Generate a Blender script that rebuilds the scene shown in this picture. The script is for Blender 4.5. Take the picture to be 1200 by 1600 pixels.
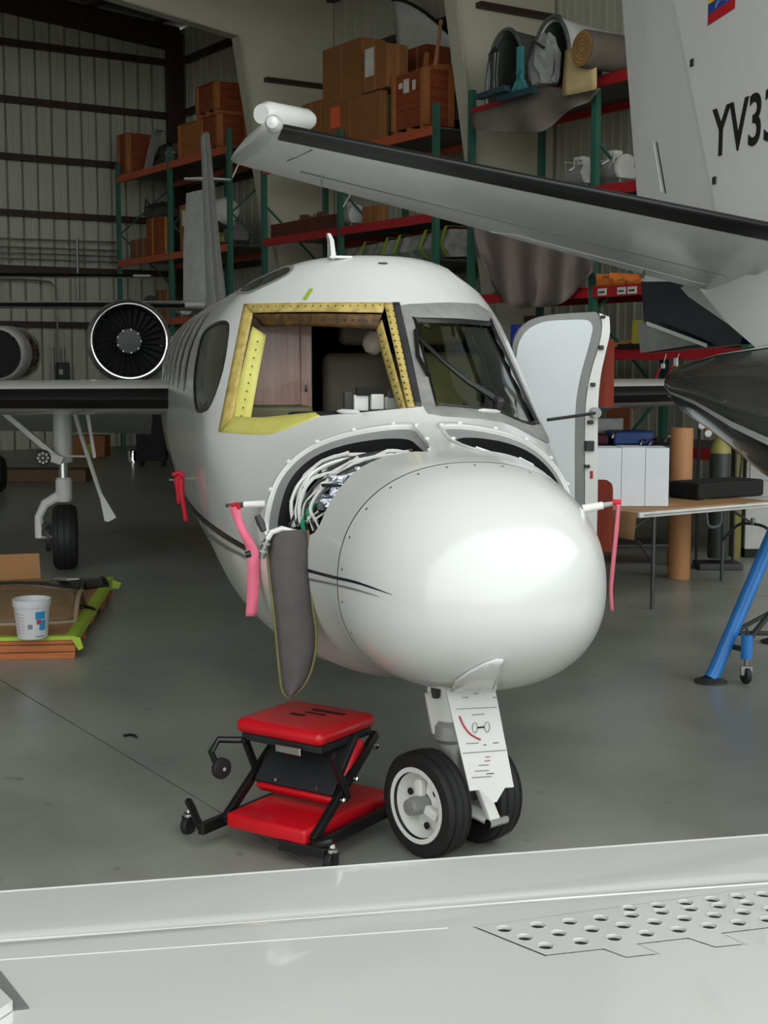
import bpy, bmesh, math, random
import numpy as np
from mathutils import Vector, Matrix
from mathutils.geometry import delaunay_2d_cdt

for o in list(bpy.data.objects):
    bpy.data.objects.remove(o, do_unlink=True)
SC = bpy.context.scene
COL = SC.collection
rnd = random.Random(7)
pi = math.pi

# ---------------------------------------------------------------- camera
F = 2150.0                       # focal length in pixels of the 1200 x 1600 frame
CAM = Vector((0.0, 0.0, 1.88))
PITCH = math.atan((800 - 566) / F)
cd = bpy.data.cameras.new('camera')
cam = bpy.data.objects.new('camera', cd)
COL.objects.link(cam)
cam.location = CAM
cam.rotation_euler = (pi / 2 - PITCH, 0, 0)
cd.sensor_fit = 'VERTICAL'
cd.sensor_height = 32.0
cd.sensor_width = 24.0
cd.lens = F / 1600.0 * 32.0
cd.clip_start = 0.02
cd.clip_end = 400
SC.camera = cam

# ---------------------------------------------------------------- sky and exposure
w = bpy.data.worlds.new('overcast_sky')
SC.world = w
w.use_nodes = True
bg = w.node_tree.nodes['Background']
bg.inputs[0].default_value = (0.945, 0.985, 0.985, 1)
bg.inputs[1].default_value = 2.45
vs = SC.view_settings
vs.view_transform = 'Standard'
vs.look = 'None'
vs.exposure = 0.0
vs.gamma = 1.0
vs.use_curve_mapping = False

# ---------------------------------------------------------------- helpers
FWD = Vector((0, math.cos(PITCH), -math.sin(PITCH)))
UPV = Vector((0, math.sin(PITCH), math.cos(PITCH)))


def at(px, py, Y):
    """world point seen at pixel (px,py) that lies at world depth y = Y"""
    d = FWD + Vector((1, 0, 0)) * ((px - 600) / F) + UPV * ((800 - py) / F)
    return CAM + d * (Y / d.y)


def atz(px, py, z):
    d = FWD + Vector((1, 0, 0)) * ((px - 600) / F) + UPV * ((800 - py) / F)
    return CAM + d * ((z - CAM.z) / d.z)


def lin(c):
    c = c / 255.0
    return c / 12.92 if c <= 0.04045 else ((c + 0.055) / 1.055) ** 2.4


MATS = {}


def M(name, rgb, rough=0.5, metal=0.0, var=0.12, scale=6.0, bump=0.0, coat=0.0, rgb2=None, stretch=None, trans=0.0, alpha=1.0, spec=None, detail=4.0, emit=0.0):
    if name in MATS:
        return MATS[name]
    m = bpy.data.materials.new(name)
    m.use_nodes = True
    nt = m.node_tree
    b = nt.nodes['Principled BSDF']
    tc = nt.nodes.new('ShaderNodeTexCoord')
    src = tc.outputs['Object']
    if stretch:
        mp = nt.nodes.new('ShaderNodeMapping')
        mp.inputs['Scale'].default_value = stretch
        nt.links.new(src, mp.inputs[0])
        src = mp.outputs[0]
    nz = nt.nodes.new('ShaderNodeTexNoise')
    nz.inputs['Scale'].default_value = scale
    nz.inputs['Detail'].default_value = detail
    nt.links.new(src, nz.inputs['Vector'])
    cr = nt.nodes.new('ShaderNodeValToRGB')
    cr.color_ramp.elements[0].position = 0.3
    cr.color_ramp.elements[1].position = 0.7
    c = [lin(v) for v in rgb]
    if rgb2:
        c2 = [lin(v) for v in rgb2]
        a, z = c, c2
    else:
        a = [v * (1 - var) for v in c]
        z = [min(1, v * (1 + var)) for v in c]
    cr.color_ramp.elements[0].color = (*a, 1)
    cr.color_ramp.elements[1].color = (*z, 1)
    nt.links.new(nz.outputs['Fac'], cr.inputs[0])
    nt.links.new(cr.outputs[0], b.inputs['Base Color'])
    b.inputs['Roughness'].default_value = rough
    b.inputs['Metallic'].default_value = metal
    if coat:
        b.inputs['Coat Weight'].default_value = coat
        b.inputs['Coat Roughness'].default_value = 0.025
    if trans:
        b.inputs['Transmission Weight'].default_value = trans
    if spec is not None:
        b.inputs['Specular IOR Level'].default_value = spec
    if alpha < 1:
        b.inputs['Alpha'].default_value = alpha
    if bump:
        bp = nt.nodes.new('ShaderNodeBump')
        bp.inputs['Strength'].default_value = bump
        bp.inputs['Distance'].default_value = 0.02
        nt.links.new(nz.outputs['Fac'], bp.inputs['Height'])
        nt.links.new(bp.outputs[0], b.inputs['Normal'])
    MATS[name] = m
    return m


class MB:
    """collects geometry for ONE mesh object"""

    def __init__(self):
        self.v = []
        self.f = []

    def add(self, vs, fs):
        n = len(self.v)
        self.v += [tuple(p) for p in vs]
        self.f += [tuple(i + n for i in q) for q in fs]
        return self

    def box(self, lo, hi):
        x0, y0, z0 = lo
        x1, y1, z1 = hi
        return self.add([(x0, y0, z0), (x1, y0, z0), (x1, y1, z0), (x0, y1, z0), (x0, y0, z1), (x1, y0, z1), (x1, y1, z1), (x0, y1, z1)],
                        [(0, 3, 2, 1), (4, 5, 6, 7), (0, 1, 5, 4), (1, 2, 6, 5), (2, 3, 7, 6), (3, 0, 4, 7)])

    def cbox(self, c, size, rot=None):
        a = [Vector((sx * size[0] / 2, sy * size[1] / 2, sz * size[2] / 2)) for sz in (-1, 1) for sy in (-1, 1) for sx in (-1, 1)]
        if rot is not None:
            a = [rot @ p for p in a]
        c = Vector(c)
        return self.add([c + p for p in a], [(0, 2, 3, 1), (4, 5, 7, 6), (0, 1, 5, 4), (1, 3, 7, 5), (3, 2, 6, 7), (2, 0, 4, 6)])

    def bar(self, p, q, wd, th, up=(0, 0, 1)):
        """rectangular bar from p to q, width wd across, th along 'up'"""
        p, q, up = Vector(p), Vector(q), Vector(up)
        d = (q - p).normalized()
        s = d.cross(up)
        if s.length < 1e-4:
            s = d.cross(Vector((0, 1, 0)))
        s.normalize()
        t = s.cross(d).normalized()
        s *= wd / 2
        t *= th / 2
        return self.add([p - s - t, p + s - t, p + s + t, p - s + t, q - s - t, q + s - t, q + s + t, q - s + t],
                        [(0, 1, 2, 3), (7, 6, 5, 4), (0, 4, 5, 1), (1, 5, 6, 2), (2, 6, 7, 3), (3, 7, 4, 0)])

    def tube(self, pts, r, n=8, cap=True):
        pts = [Vector(p) for p in pts]
        m = len(pts)
        rr = r if isinstance(r, (list, tuple)) else [r] * m
        vs = []
        ref = None
        for i, p in enumerate(pts):
            d = (pts[min(i + 1, m - 1)] - pts[max(i - 1, 0)]).normalized()
            if ref is None:
                ref = Vector((0, 0, 1)) if abs(d.z) < 0.9 else Vector((1, 0, 0))
            a = (ref - d * ref.dot(d)).normalized()
            ref = a
            b = d.cross(a)
            for k in range(n):
                t = 2 * pi * k / n
                vs.append(p + (a * math.cos(t) + b * math.sin(t)) * rr[i])
        fs = []
        for i in range(m - 1):
            for k in range(n):
                k2 = (k + 1) % n
                fs.append((i * n + k, i * n + k2, (i + 1) * n + k2, (i + 1) * n + k))
        if cap:
            fs.append(tuple(range(n - 1, -1, -1)))
            fs.append(tuple((m - 1) * n + k for k in range(n)))
        return self.add(vs, fs)

    def lathe(self, prof, c=(0, 0, 0), axis=(0, 0, 1), n=24, cap=True, close=False):
        """prof: list of (r, h) along axis"""
        c, ax = Vector(c), Vector(axis).normalized()
        a = Vector((1, 0, 0)) if abs(ax.x) < 0.9 else Vector((0, 1, 0))
        a = (a - ax * a.dot(ax)).normalized()
        b = ax.cross(a)
        vs = []
        for (r, h) in prof:
            for k in range(n):
                t = 2 * pi * k / n
                vs.append(c + ax * h + (a * math.cos(t) + b * math.sin(t)) * r)
        fs = []
        m = len(prof)
        rng = range(m) if close else range(m - 1)
        for i in rng:
            i2 = (i + 1) % m
            for k in range(n):
                k2 = (k + 1) % n
                fs.append((i * n + k, i * n + k2, i2 * n + k2, i2 * n + k))
        if cap and not close:
            if prof[0][0] > 1e-5:
                fs.append(tuple(range(n - 1, -1, -1)))
            if prof[-1][0] > 1e-5:
                fs.append(tuple((m - 1) * n + k for k in range(n)))
        return self.add(vs, fs)

    def prism(self, poly, ext):
        """3-D polygon extruded by vector ext"""
        n = len(poly)
        ext = Vector(ext)
        p = [Vector(q) for q in poly]
        return self.add(p + [q + ext for q in p],
                        [tuple(range(n - 1, -1, -1)), tuple(range(n, 2 * n))] + [(i, (i + 1) % n, n + (i + 1) % n, n + i) for i in range(n)])

    def loft(self, rings, close=True, cap=True):
        n = len(rings[0])
        vs = [p for r in rings for p in r]
        fs = []
        for i in range(len(rings) - 1):
            for k in range(n if close else n - 1):
                k2 = (k + 1) % n
                fs.append((i * n + k, i * n + k2, (i + 1) * n + k2, (i + 1) * n + k))
        if cap and close:
            fs.append(tuple(range(n - 1, -1, -1)))
            fs.append(tuple((len(rings) - 1) * n + k for k in range(n)))
        return self.add(vs, fs)

    def build(self, name, mat, parent=None, smooth=False, bevel=0.0, weld=False, label=None, solid=0.0, sub=0, seg=2, angle=0.6):
        me = bpy.data.meshes.new(name)
        me.from_pydata([tuple(p) for p in self.v], [], self.f)
        bm = bmesh.new()
        bm.from_mesh(me)
        if weld:
            bmesh.ops.remove_doubles(bm, verts=bm.verts, dist=1e-5)
        bmesh.ops.recalc_face_normals(bm, faces=bm.faces)
        if bevel:
            bmesh.ops.bevel(bm, geom=[e for e in bm.edges if len(e.link_faces) == 2 and e.calc_face_angle(0) > 0.5], offset=bevel, segments=seg, affect='EDGES', profile=0.5)
        if smooth:
            for e in bm.edges:
                e.smooth = not (len(e.link_faces) == 2 and e.calc_face_angle(0) > angle)
            for f in bm.faces:
                f.smooth = True
        bm.to_mesh(me)
        bm.free()
        o = bpy.data.objects.new(name, me)
        COL.objects.link(o)
        me.materials.append(mat)
        if parent is not None:
            o.parent = parent
        if label:
            o['label'] = label
        if solid:
            md = o.modifiers.new('thick', 'SOLIDIFY')
            md.thickness = abs(solid)
            md.offset = -1 if solid > 0 else 1
        if sub:
            md = o.modifiers.new('sub', 'SUBSURF')
            md.levels = md.render_levels = sub
        return o


def tag(o, label, cat, group=None, kind=None):
    if label:
        o['label'] = label
    if cat:
        o['category'] = cat
    if group:
        o['group'] = group
    if kind:
        o['kind'] = kind
    return o


def empty(name, loc=(0, 0, 0), rz=0.0, label=None, cat=None, group=None, kind=None, parent=None):
    o = bpy.data.objects.new(name, None)
    COL.objects.link(o)
    o.location = loc
    o.rotation_euler = (0, 0, rz)
    o.empty_display_size = 0.1
    if parent:
        o.parent = parent
    return tag(o, label, cat, group, kind)


def dup(o, parent=None, loc=None, rz=None):
    c = o.copy()
    COL.objects.link(c)
    c.parent = parent
    if loc is not None:
        c.location = loc
    if rz is not None:
        c.rotation_euler = (0, 0, rz)
    for ch in list(o.children):
        dup(ch, c)
    return c


def shared(name, src, parent, loc, rot=(0, 0, 0), scale=(1, 1, 1)):
    o = bpy.data.objects.new(name, src.data)
    COL.objects.link(o)
    o.parent = parent
    o.location = loc
    o.rotation_euler = rot
    o.scale = scale
    return o


def spline(pts, n=6, closed=False):
    """Catmull-Rom through points (any dimension)"""
    P = [np.array(p, float) for p in pts]
    out = []
    m = len(P)
    rng = m if closed else m - 1
    for i in range(rng):
        if closed:
            p0, p1, p2, p3 = P[(i - 1) % m], P[i], P[(i + 1) % m], P[(i + 2) % m]
        else:
            p0, p1, p2, p3 = P[max(i - 1, 0)], P[i], P[i + 1], P[min(i + 2, m - 1)]
        for k in range(n):
            t = k / n
            out.append(0.5 * ((2 * p1) + (p2 - p0) * t + (2 * p0 - 5 * p1 + 4 * p2 - p3) * t * t + (3 * p1 - p0 - 3 * p2 + p3) * t ** 3))
    if not closed:
        out.append(P[-1])
    return [tuple(q) for q in out]


def inpoly(x, y, poly):
    x = np.asarray(x)
    y = np.asarray(y)
    r = np.zeros(x.shape, bool)
    n = len(poly)
    for i in range(n):
        x0, y0 = poly[i]
        x1, y1 = poly[(i + 1) % n]
        if y0 == y1:
            continue
        c = ((y0 > y) != (y1 > y)) & (x < (x1 - x0) * (y - y0) / (y1 - y0) + x0)
        r ^= c
    return r


def cdt(points, outer, holes):
    """2-D triangulation of points with an outer loop (or None) and hole loops cut out -> (pts, tris)"""
    pts = [tuple(p) for p in points]
    edges = []
    for loop in ([outer] if outer else []) + list(holes):
        n0 = len(pts)
        pts += [tuple(p) for p in loop]
        k = len(loop)
        edges += [(n0 + i, n0 + (i + 1) % k) for i in range(k)]
    r = delaunay_2d_cdt([Vector(p) for p in pts], edges, [], 0, 1e-6)
    V = np.array([(q[0], q[1]) for q in r[0]])
    T = np.array([f for f in r[2]], int)
    c = V[T].mean(axis=1)
    keep = np.ones(len(T), bool)
    if outer:
        keep &= inpoly(c[:, 0], c[:, 1], outer)
    for h in holes:
        keep &= ~inpoly(c[:, 0], c[:, 1], h)
    return V, T[keep]
# ---------------------------------------------------------------- the hangar shell
# hangar frame: x = along the side wall towards the open front, y = towards the side wall
HROT = math.atan2(-0.835, 0.55)
HO = Vector((-5.72, 30.0, 0.0))
HX = Vector((math.cos(HROT), math.sin(HROT), 0))
HY = Vector((-math.sin(HROT), math.cos(HROT), 0))


def hw(t, w, z=0.0):
    return HO + HX * t + HY * w + Vector((0, 0, z))


def tpx(px, w):
    k = (px - 600) / F
    # (X + t hx) = k * depth', depth along camera axis ~ y cos(p) (z effect neglected)
    a = HO + HY * w
    c = k * math.cos(PITCH)
    return (c * a.y - a.x) / (HX.x - c * HX.y)


def wpx(px, t):
    k = (px - 600) / F * math.cos(PITCH)
    a = HO + HX * t
    return (k * a.y - a.x) / (HY.x - k * HY.y)


def zpy(py, t, w):
    y = hw(t, w).y
    return at(600, py, y).z


T_BACK, W_SIDE, T_OPEN, W_FAR = -1.0, 2.0, 26.6, -31.0
T_FLOOR = 34.0
EAVE = 9.34


def roofz(w):
    return EAVE + 0.085 * (W_SIDE - w)


m_floor = bpy.data.materials.new('polished_concrete')
m_floor.use_nodes = True
nt = m_floor.node_tree
b = nt.nodes['Principled BSDF']
tc = nt.nodes.new('ShaderNodeTexCoord')
n1 = nt.nodes.new('ShaderNodeTexNoise')
n1.inputs['Scale'].default_value = 0.9
n1.inputs['Detail'].default_value = 8
n1.inputs['Roughness'].default_value = 0.62
n2 = nt.nodes.new('ShaderNodeTexNoise')
n2.inputs['Scale'].default_value = 7.0
n2.inputs['Detail'].default_value = 6
for n_ in (n1, n2):
    nt.links.new(tc.outputs['Object'], n_.inputs['Vector'])
cr = nt.nodes.new('ShaderNodeValToRGB')
cr.color_ramp.elements[0].position = 0.32
cr.color_ramp.elements[0].color = (lin(120), lin(123), lin(114), 1)
cr.color_ramp.elements[1].position = 0.7
cr.color_ramp.elements[1].color = (lin(152), lin(154), lin(144), 1)
nt.links.new(n1.outputs['Fac'], cr.inputs[0])
cs = nt.nodes.new('ShaderNodeValToRGB')          # dark scuffs and drips
cs.color_ramp.elements[0].position = 0.66
cs.color_ramp.elements[0].color = (1, 1, 1, 1)
cs.color_ramp.elements[1].position = 0.76
cs.color_ramp.elements[1].color = (0.45, 0.44, 0.42, 1)
nt.links.new(n2.outputs['Fac'], cs.inputs[0])
mx = nt.nodes.new('ShaderNodeMix')
mx.data_type = 'RGBA'
mx.blend_type = 'MULTIPLY'
mx.inputs[0].default_value = 1.0
nt.links.new(cr.outputs[0], mx.inputs[6])
nt.links.new(cs.outputs[0], mx.inputs[7])
nt.links.new(mx.outputs[2], b.inputs['Base Color'])
rr = nt.nodes.new('ShaderNodeMapRange')
rr.inputs[3].default_value = 0.22
rr.inputs[4].default_value = 0.42
nt.links.new(n1.outputs['Fac'], rr.inputs[0])
nt.links.new(rr.outputs[0], b.inputs['Roughness'])
m_joint = M('joint_filler', (40, 41, 39), 0.9)
m_apron = M('apron_concrete', (150, 148, 140), 0.9, scale=0.6)
m_panel = M('wall_panel_paint', (186, 186, 168), 0.45, var=0.06, scale=3, stretch=(1, 1, 0.15))
m_girt = M('primer_brown_steel', (62, 42, 36), 0.6, var=0.2)
m_cream = M('cream_frame_paint', (216, 210, 188), 0.55, var=0.04, scale=1.2)
m_flange = M('cream_flange_paint', (190, 186, 170), 0.55, var=0.05, scale=1.5)
m_roof = M('roof_underside', (88, 80, 70), 0.7, var=0.15)

floor = empty('floor', HO, HROT, 'dull green-grey polished concrete hangar floor with long saw-cut joints', None, kind='structure')
MB().box((T_BACK - 0.3, W_FAR, -0.32), (T_FLOOR, W_SIDE + 0.3, -0.012)).build('floor_base', m_joint, floor)
# saw-cut joints run along the hangar; one passes by the stool
pj = atz(0, 1062, 0) - HO
wj = pj.dot(HY)
SLAB = 6.1
ws = [wj + SLAB * k for k in range(-4, 2)]
ws = [W_FAR] + [q for q in ws if W_FAR < q < W_SIDE + 0.3] + [W_SIDE + 0.3]
ts = [T_BACK - 0.3, 13.9, T_FLOOR]
for i in range(len(ws) - 1):
    for j in range(len(ts) - 1):
        g = 0.005
        MB().box((ts[j] + g, ws[i] + g, -0.012), (ts[j + 1] - g, ws[i + 1] - g, 0.0)).build('floor_slab', m_floor, floor)
ap = MB().box((T_FLOOR + 0.01, -80, -0.32), (T_FLOOR + 80, 70, -0.02)).build('apron', m_apron)
ap.location = HO
ap.rotation_euler = (0, 0, HROT)
tag(ap, 'pale concrete apron outside the open hangar front', 'ground', kind='structure')


def wall_panel_mesh(name, height, pitch, mat, parent, groove=False):
    prof = [(0, 0.12), (0.046, 0.12), (0.05, 0), (pitch * 0.48, 0), (pitch * 0.5, 0.006), (pitch * 0.56, 0.006), (pitch * 0.58, 0), (pitch - 0.002, 0)] if groove else [(0, 0), (0.018, 0), (0.03, -0.035), (0.05, -0.035), (0.062, 0), (pitch * 0.52, 0), (pitch * 0.54, -0.008), (pitch * 0.58, -0.008), (pitch * 0.6, 0), (pitch - 0.002, 0)]
    mb = MB()
    n = len(prof)
    vs = [(x, y, 0) for x, y in prof] + [(x, y, height) for x, y in prof] + [(prof[-1][0], 0.13, 0), (0, 0.13, 0), (prof[-1][0], 0.13, height), (0, 0.13, height)]
    fs = [(i, i + 1, n + i + 1, n + i) for i in range(n - 1)] + [(2 * n + 1, 2 * n, 2 * n + 2, 2 * n + 3)]
    mb.add(vs, fs)
    return mb.build(name, mat, parent)


PITCHW = 0.335
# back wall: panels are laid along w at t = T_BACK, facing +t
wall_back = empty('wall_back', HO, HROT, 'ribbed pale metal back wall with dark brown horizontal girts', None, kind='structure')
p0 = wall_panel_mesh('wall_panel', 9.8, PITCHW, m_panel, wall_back, True)
nb = int((W_SIDE - W_FAR) / PITCHW) + 1
for i in range(nb):
    w_ = W_SIDE - i * PITCHW
    loc = (T_BACK, w_, 0)
    if i == 0:
        p0.location = loc
        p0.rotation_euler = (0, 0, -pi / 2)
        q_ = p0
    else:
        q_ = shared('wall_panel', p0, wall_back, loc, (0, 0, -pi / 2))
    q_.scale = (1, -1, (roofz(w_) - 0.02) / 9.8)
for z in [1.88 + (q - 1.88) * 1.25 for q in (7.2, 6.27, 5.33, 4.4, 3.47, 2.53)] + [1.2]:
    MB().box((T_BACK + 0.05, W_FAR, z - 0.07), (T_BACK + 0.20, W_SIDE - 0.1, z + 0.06)).build('girt', m_girt, wall_back)
MB().box((T_BACK + 0.2, W_SIDE - 0.45, 0), (T_BACK + 0.5, W_SIDE - 0.15, 9.1)).build('corner_column', m_girt, wall_back)
MB().prism([(T_BACK + 0.22, W_SIDE - 0.2, 8.75), (T_BACK + 0.22, W_FAR, 8.75 + 0.085 * 33), (T_BACK + 0.22, W_FAR, 9.25 + 0.085 * 33), (T_BACK + 0.22, W_SIDE - 0.2, 9.25)], (0.22, 0, 0)).build('end_rafter', m_girt, wall_back)

# side wall: panels along t at w = W_SIDE, facing -w
wall_side = empty('wall_side', HO, HROT, 'ribbed metal side wall behind the storage racks', None, kind='structure')
p1 = wall_panel_mesh('wall_panel', 9.3, PITCHW, m_panel, wall_side)
ns = int((T_OPEN - T_BACK) / PITCHW)
for i in range(ns):
    loc = (T_BACK + i * PITCHW, W_SIDE, 0)
    if i == 0:
        p1.location = loc
    else:
        shared('wall_panel', p1, wall_side, loc)
for z in [1.88 + (q - 1.88) * 1.25 for q in (7.2, 6.3, 4.95, 3.5, 2.0)]:
    MB().box((T_BACK + 0.5, W_SIDE - 0.2, z - 0.06), (T_OPEN, W_SIDE - 0.045, z + 0.06)).build('girt', m_girt, wall_side)

# far side wall (out of view) and roof
wall_far = MB().box((T_BACK, W_FAR - 0.2, 0), (T_OPEN, W_FAR, roofz(W_FAR))).build('wall_far', m_panel)
wall_far.location = HO
wall_far.rotation_euler = (0, 0, HROT)
tag(wall_far, 'pale metal wall on the far side of the hangar', None, kind='structure')
ceiling = empty('ceiling', HO, HROT, 'dark sloping steel roof of the hangar', None, kind='structure')
MB().prism([(T_BACK - 0.3, W_SIDE + 0.3, roofz(W_SIDE + .3)), (T_BACK - 0.3, W_FAR - .3, roofz(W_FAR - .3)), (T_BACK - 0.3, W_FAR - .3, roofz(W_FAR - .3) + 0.1), (T_BACK - 0.3, W_SIDE + 0.3, roofz(W_SIDE + .3) + 0.1)], (T_OPEN - T_BACK + 0.3, 0, 0)).build('roof_deck', m_roof, ceiling)
for k in range(18):
    w_ = W_SIDE - 0.8 - k * 1.5
    z = roofz(w_)
    MB().box((T_BACK, w_ - 0.04, z - 0.2), (T_OPEN, w_ + 0.04, z - 0.01)).build('purlin', m_girt, ceiling)


def portal(n, t, knee, label, bar_z):
    """tapered rigid frame: column on the side wall, rafter along -w"""
    f = empty('trim_%d' % n, hw(t, 0), HROT, label, None, kind='structure')
    ws_ = W_SIDE - 0.05
    zk = 7.62
    wk, wb = ws_ - knee, ws_ - 0.7
    slope = 0.1
    L = 29.0
    web = [(0, ws_, 0), (0, wb, 0), (0, wk, zk), (0, wk - 4.0, zk + 4.0 * slope + 0.15), (0, wk - L, zk + 0.5 + L * 0.085), (0, wk - L, roofz(wk - L) - 0.22), (0, ws_, roofz(ws_) - 0.22)]
    MB().prism(web, (0.03, 0, 0)).build('frame_web', m_cream, f)
    fw = 0.26

    def fl(p, q, name):
        MB().bar((0.015, p[0], p[1]), (0.015, q[0], q[1]), 0.025, fw, up=(1, 0, 0)).build(name, m_flange, f)
    fl((wb, 0), (wk, zk), 'column_flange')
    fl((wk, zk), (wk - 4.0, zk + 4.0 * slope + 0.15), 'rafter_flange')
    fl((wk - 4.0, zk + 4.0 * slope + 0.15), (wk - L, zk + 0.5 + L * 0.085), 'rafter_flange')
    MB().box((0.031, wk + 0.55, bar_z - 0.045), (0.17, ws_, bar_z + 0.03)).build('stiffener_bar', m_girt, f)
    return f


portal(1, tpx(525, W_SIDE), 2.02, 'cream tapered steel frame between the two cardboard-laden racks', zpy(127, tpx(525, W_SIDE), .7))
portal(2, tpx(862, W_SIDE), 2.02, 'cream tapered steel frame beside the rack of engine cowlings', zpy(12, tpx(862, W_SIDE), .7))
portal(3, tpx(862, W_SIDE) + 6.3, 2.02, 'cream tapered steel frame hidden behind the white tail fin', 7.0)

# conduits on the back wall
m_pipe = M('galvanised_conduit', (120, 122, 120), .4, metal=.5)


def on_back(px, py, off=0.25):
    t = T_BACK + off
    w_ = wpx(px, t)
    return (t, w_, zpy(py, t, w_))


for y in (376, 389, 398, 407):
    MB().tube([on_back(-60, y - 6), on_back(190, y + 3)], .018, 6).build('conduit', m_pipe, wall_back)
for x in (1, 125):
    MB().tube([on_back(x, 372), on_back(x, 480)], .03, 6).build('conduit', m_charcoal if False else m_pipe, wall_back)
MB().tube([on_back(-40, 434), on_back(60, 438), on_back(82, 441), on_back(90, 450), on_back(91, 500), on_back(91, 562)], .02, 8).build('conduit', m_pipe, wall_back, smooth=True)
MB().tube([on_back(83, 543), on_back(83, 620)], .03, 6).build('conduit', m_pipe, wall_back)
MB().tube([on_back(100, 543), on_back(100, 620)], .03, 6).build('conduit', m_pipe, wall_back)
a_, c_ = on_back(86, 596, .2), on_back(103, 566, .2)
MB().box((a_[0], min(a_[1], c_[1]), a_[2]), (a_[0] + .25, max(a_[1], c_[1]), c_[2])).build('switch_box', M('dark_switch_box', (60, 62, 62), .5), wall_back, bevel=.03)
a_, c_ = on_back(92, 585, .46), on_back(98, 577, .46)
MB().box((a_[0] - .02, min(a_[1], c_[1]), a_[2]), (a_[0] + .0, max(a_[1], c_[1]), c_[2])).build('switch_label', M('switch_plate', (190, 190, 186), .5), wall_back)
# ---------------------------------------------------------------- the white business jet under repair
JA = math.radians(11.1)
JN = Vector((0.268, 5.2, 0.0))
jet = empty('business_jet', JN, JA, 'white twin-engine business jet with one windshield pane removed and nose bays open', 'airplane')
m_white = M('white_aircraft_paint', (214, 215, 211), 0.2, var=0.015, scale=2.0, coat=0.35)
m_white.node_tree.nodes['Principled BSDF'].inputs['Coat Roughness'].default_value = 0.09
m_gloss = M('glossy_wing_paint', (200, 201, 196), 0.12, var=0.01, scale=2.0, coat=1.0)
m_black = M('black_rubber_boot', (22, 22, 22), 0.38, var=0.15)
m_navy = M('navy_stripe_paint', (14, 18, 38), 0.25, var=0.05)
m_greystripe = M('grey_stripe_paint', (120, 120, 118), 0.3, var=0.05)
m_glass = M('dark_tinted_window', (66, 67, 58), 0.18, var=0.1, spec=.35)
m_clear = M('windshield_glass', (215, 225, 220), 0.02, var=0.02, trans=1.0)
m_clear.node_tree.nodes['Principled BSDF'].inputs['IOR'].default_value = 1.25
m_primer = M('yellow_green_zinc_primer', (196, 190, 92), 0.55, rgb2=(214, 208, 118), scale=9)
m_gold = M('aged_gold_sealant', (166, 142, 74), 0.55, rgb2=(206, 186, 110), scale=22)
m_steel = M('bare_steel', (150, 150, 148), 0.32, metal=0.85, var=0.1)
m_alu = M('bare_worn_aluminium', (158, 158, 154), 0.42, metal=0.35, var=0.12, scale=14)
m_chrome = M('polished_chrome', (225, 225, 225), 0.08, metal=1.0, var=0.02)
m_seal = M('grey_rubber_seal', (128, 129, 127), 0.7, var=0.06)
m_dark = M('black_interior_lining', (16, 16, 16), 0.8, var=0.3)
m_charcoal = M('charcoal_metal', (48, 48, 47), 0.5, var=0.2)
m_woodpanel = M('mahogany_cabinet_veneer', (200, 154, 136), 0.28, rgb2=(222, 180, 162), scale=5, stretch=(8, 8, 0.5), coat=0.3)
m_red = M('red_vinyl', (196, 16, 30), 0.32, var=0.08)
m_redcloth = M('red_streamer_cloth', (190, 22, 44), 0.7, var=0.1)
m_pinkcloth = M('pink_streamer_cloth', (240, 118, 146), 0.7, var=0.05)
m_wire = M('white_wire_harness', (216, 216, 212), 0.45, var=0.06)
m_foil = M('crumpled_silver_foil', (196, 200, 210), 0.22, metal=0.9, var=0.25, scale=30, bump=1.0)
m_green = M('green_hose', (24, 140, 92), 0.4)
m_tyre = M('tyre_rubber', (24, 24, 24), 0.62, var=0.2)
m_wheel = M('white_wheel_paint', (222, 222, 216), 0.3, var=0.06)
m_beige = M('beige_leather', (112, 100, 86), 0.55)
m_decal = M('black_decal_print', (24, 24, 26), 0.35)
m_reddecal = M('red_decal_print', (176, 40, 50), 0.4)
m_tape = M('lime_masking_tape', (150, 178, 50), 0.6, var=0.05)
m_bluegrey = M('blue_grey_lacquer', (204, 209, 211), 0.35, var=0.02)

NT = -0.80   # nose tip station


def pch(xs, ys):
    xs = np.array(xs, float)
    ys = np.array(ys, float)
    h = np.diff(xs)
    d = np.diff(ys) / h
    m = np.zeros_like(xs)
    m[0], m[-1] = d[0], d[-1]
    for i in range(1, len(xs) - 1):
        m[i] = 0 if d[i - 1] * d[i] <= 0 else (h[i - 1] + h[i]) / (h[i - 1] / d[i] + h[i] / d[i - 1])

    def f(x):
        x = np.clip(x, xs[0], xs[-1])
        k = np.clip(np.searchsorted(xs, x) - 1, 0, len(xs) - 2)
        t = (x - xs[k]) / h[k]
        return (ys[k] * (1 + 2 * t) * (1 - t) ** 2 + m[k] * h[k] * t * (1 - t) ** 2 + ys[k + 1] * t * t * (3 - 2 * t) + m[k + 1] * h[k] * t * t * (t - 1))
    return f


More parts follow.
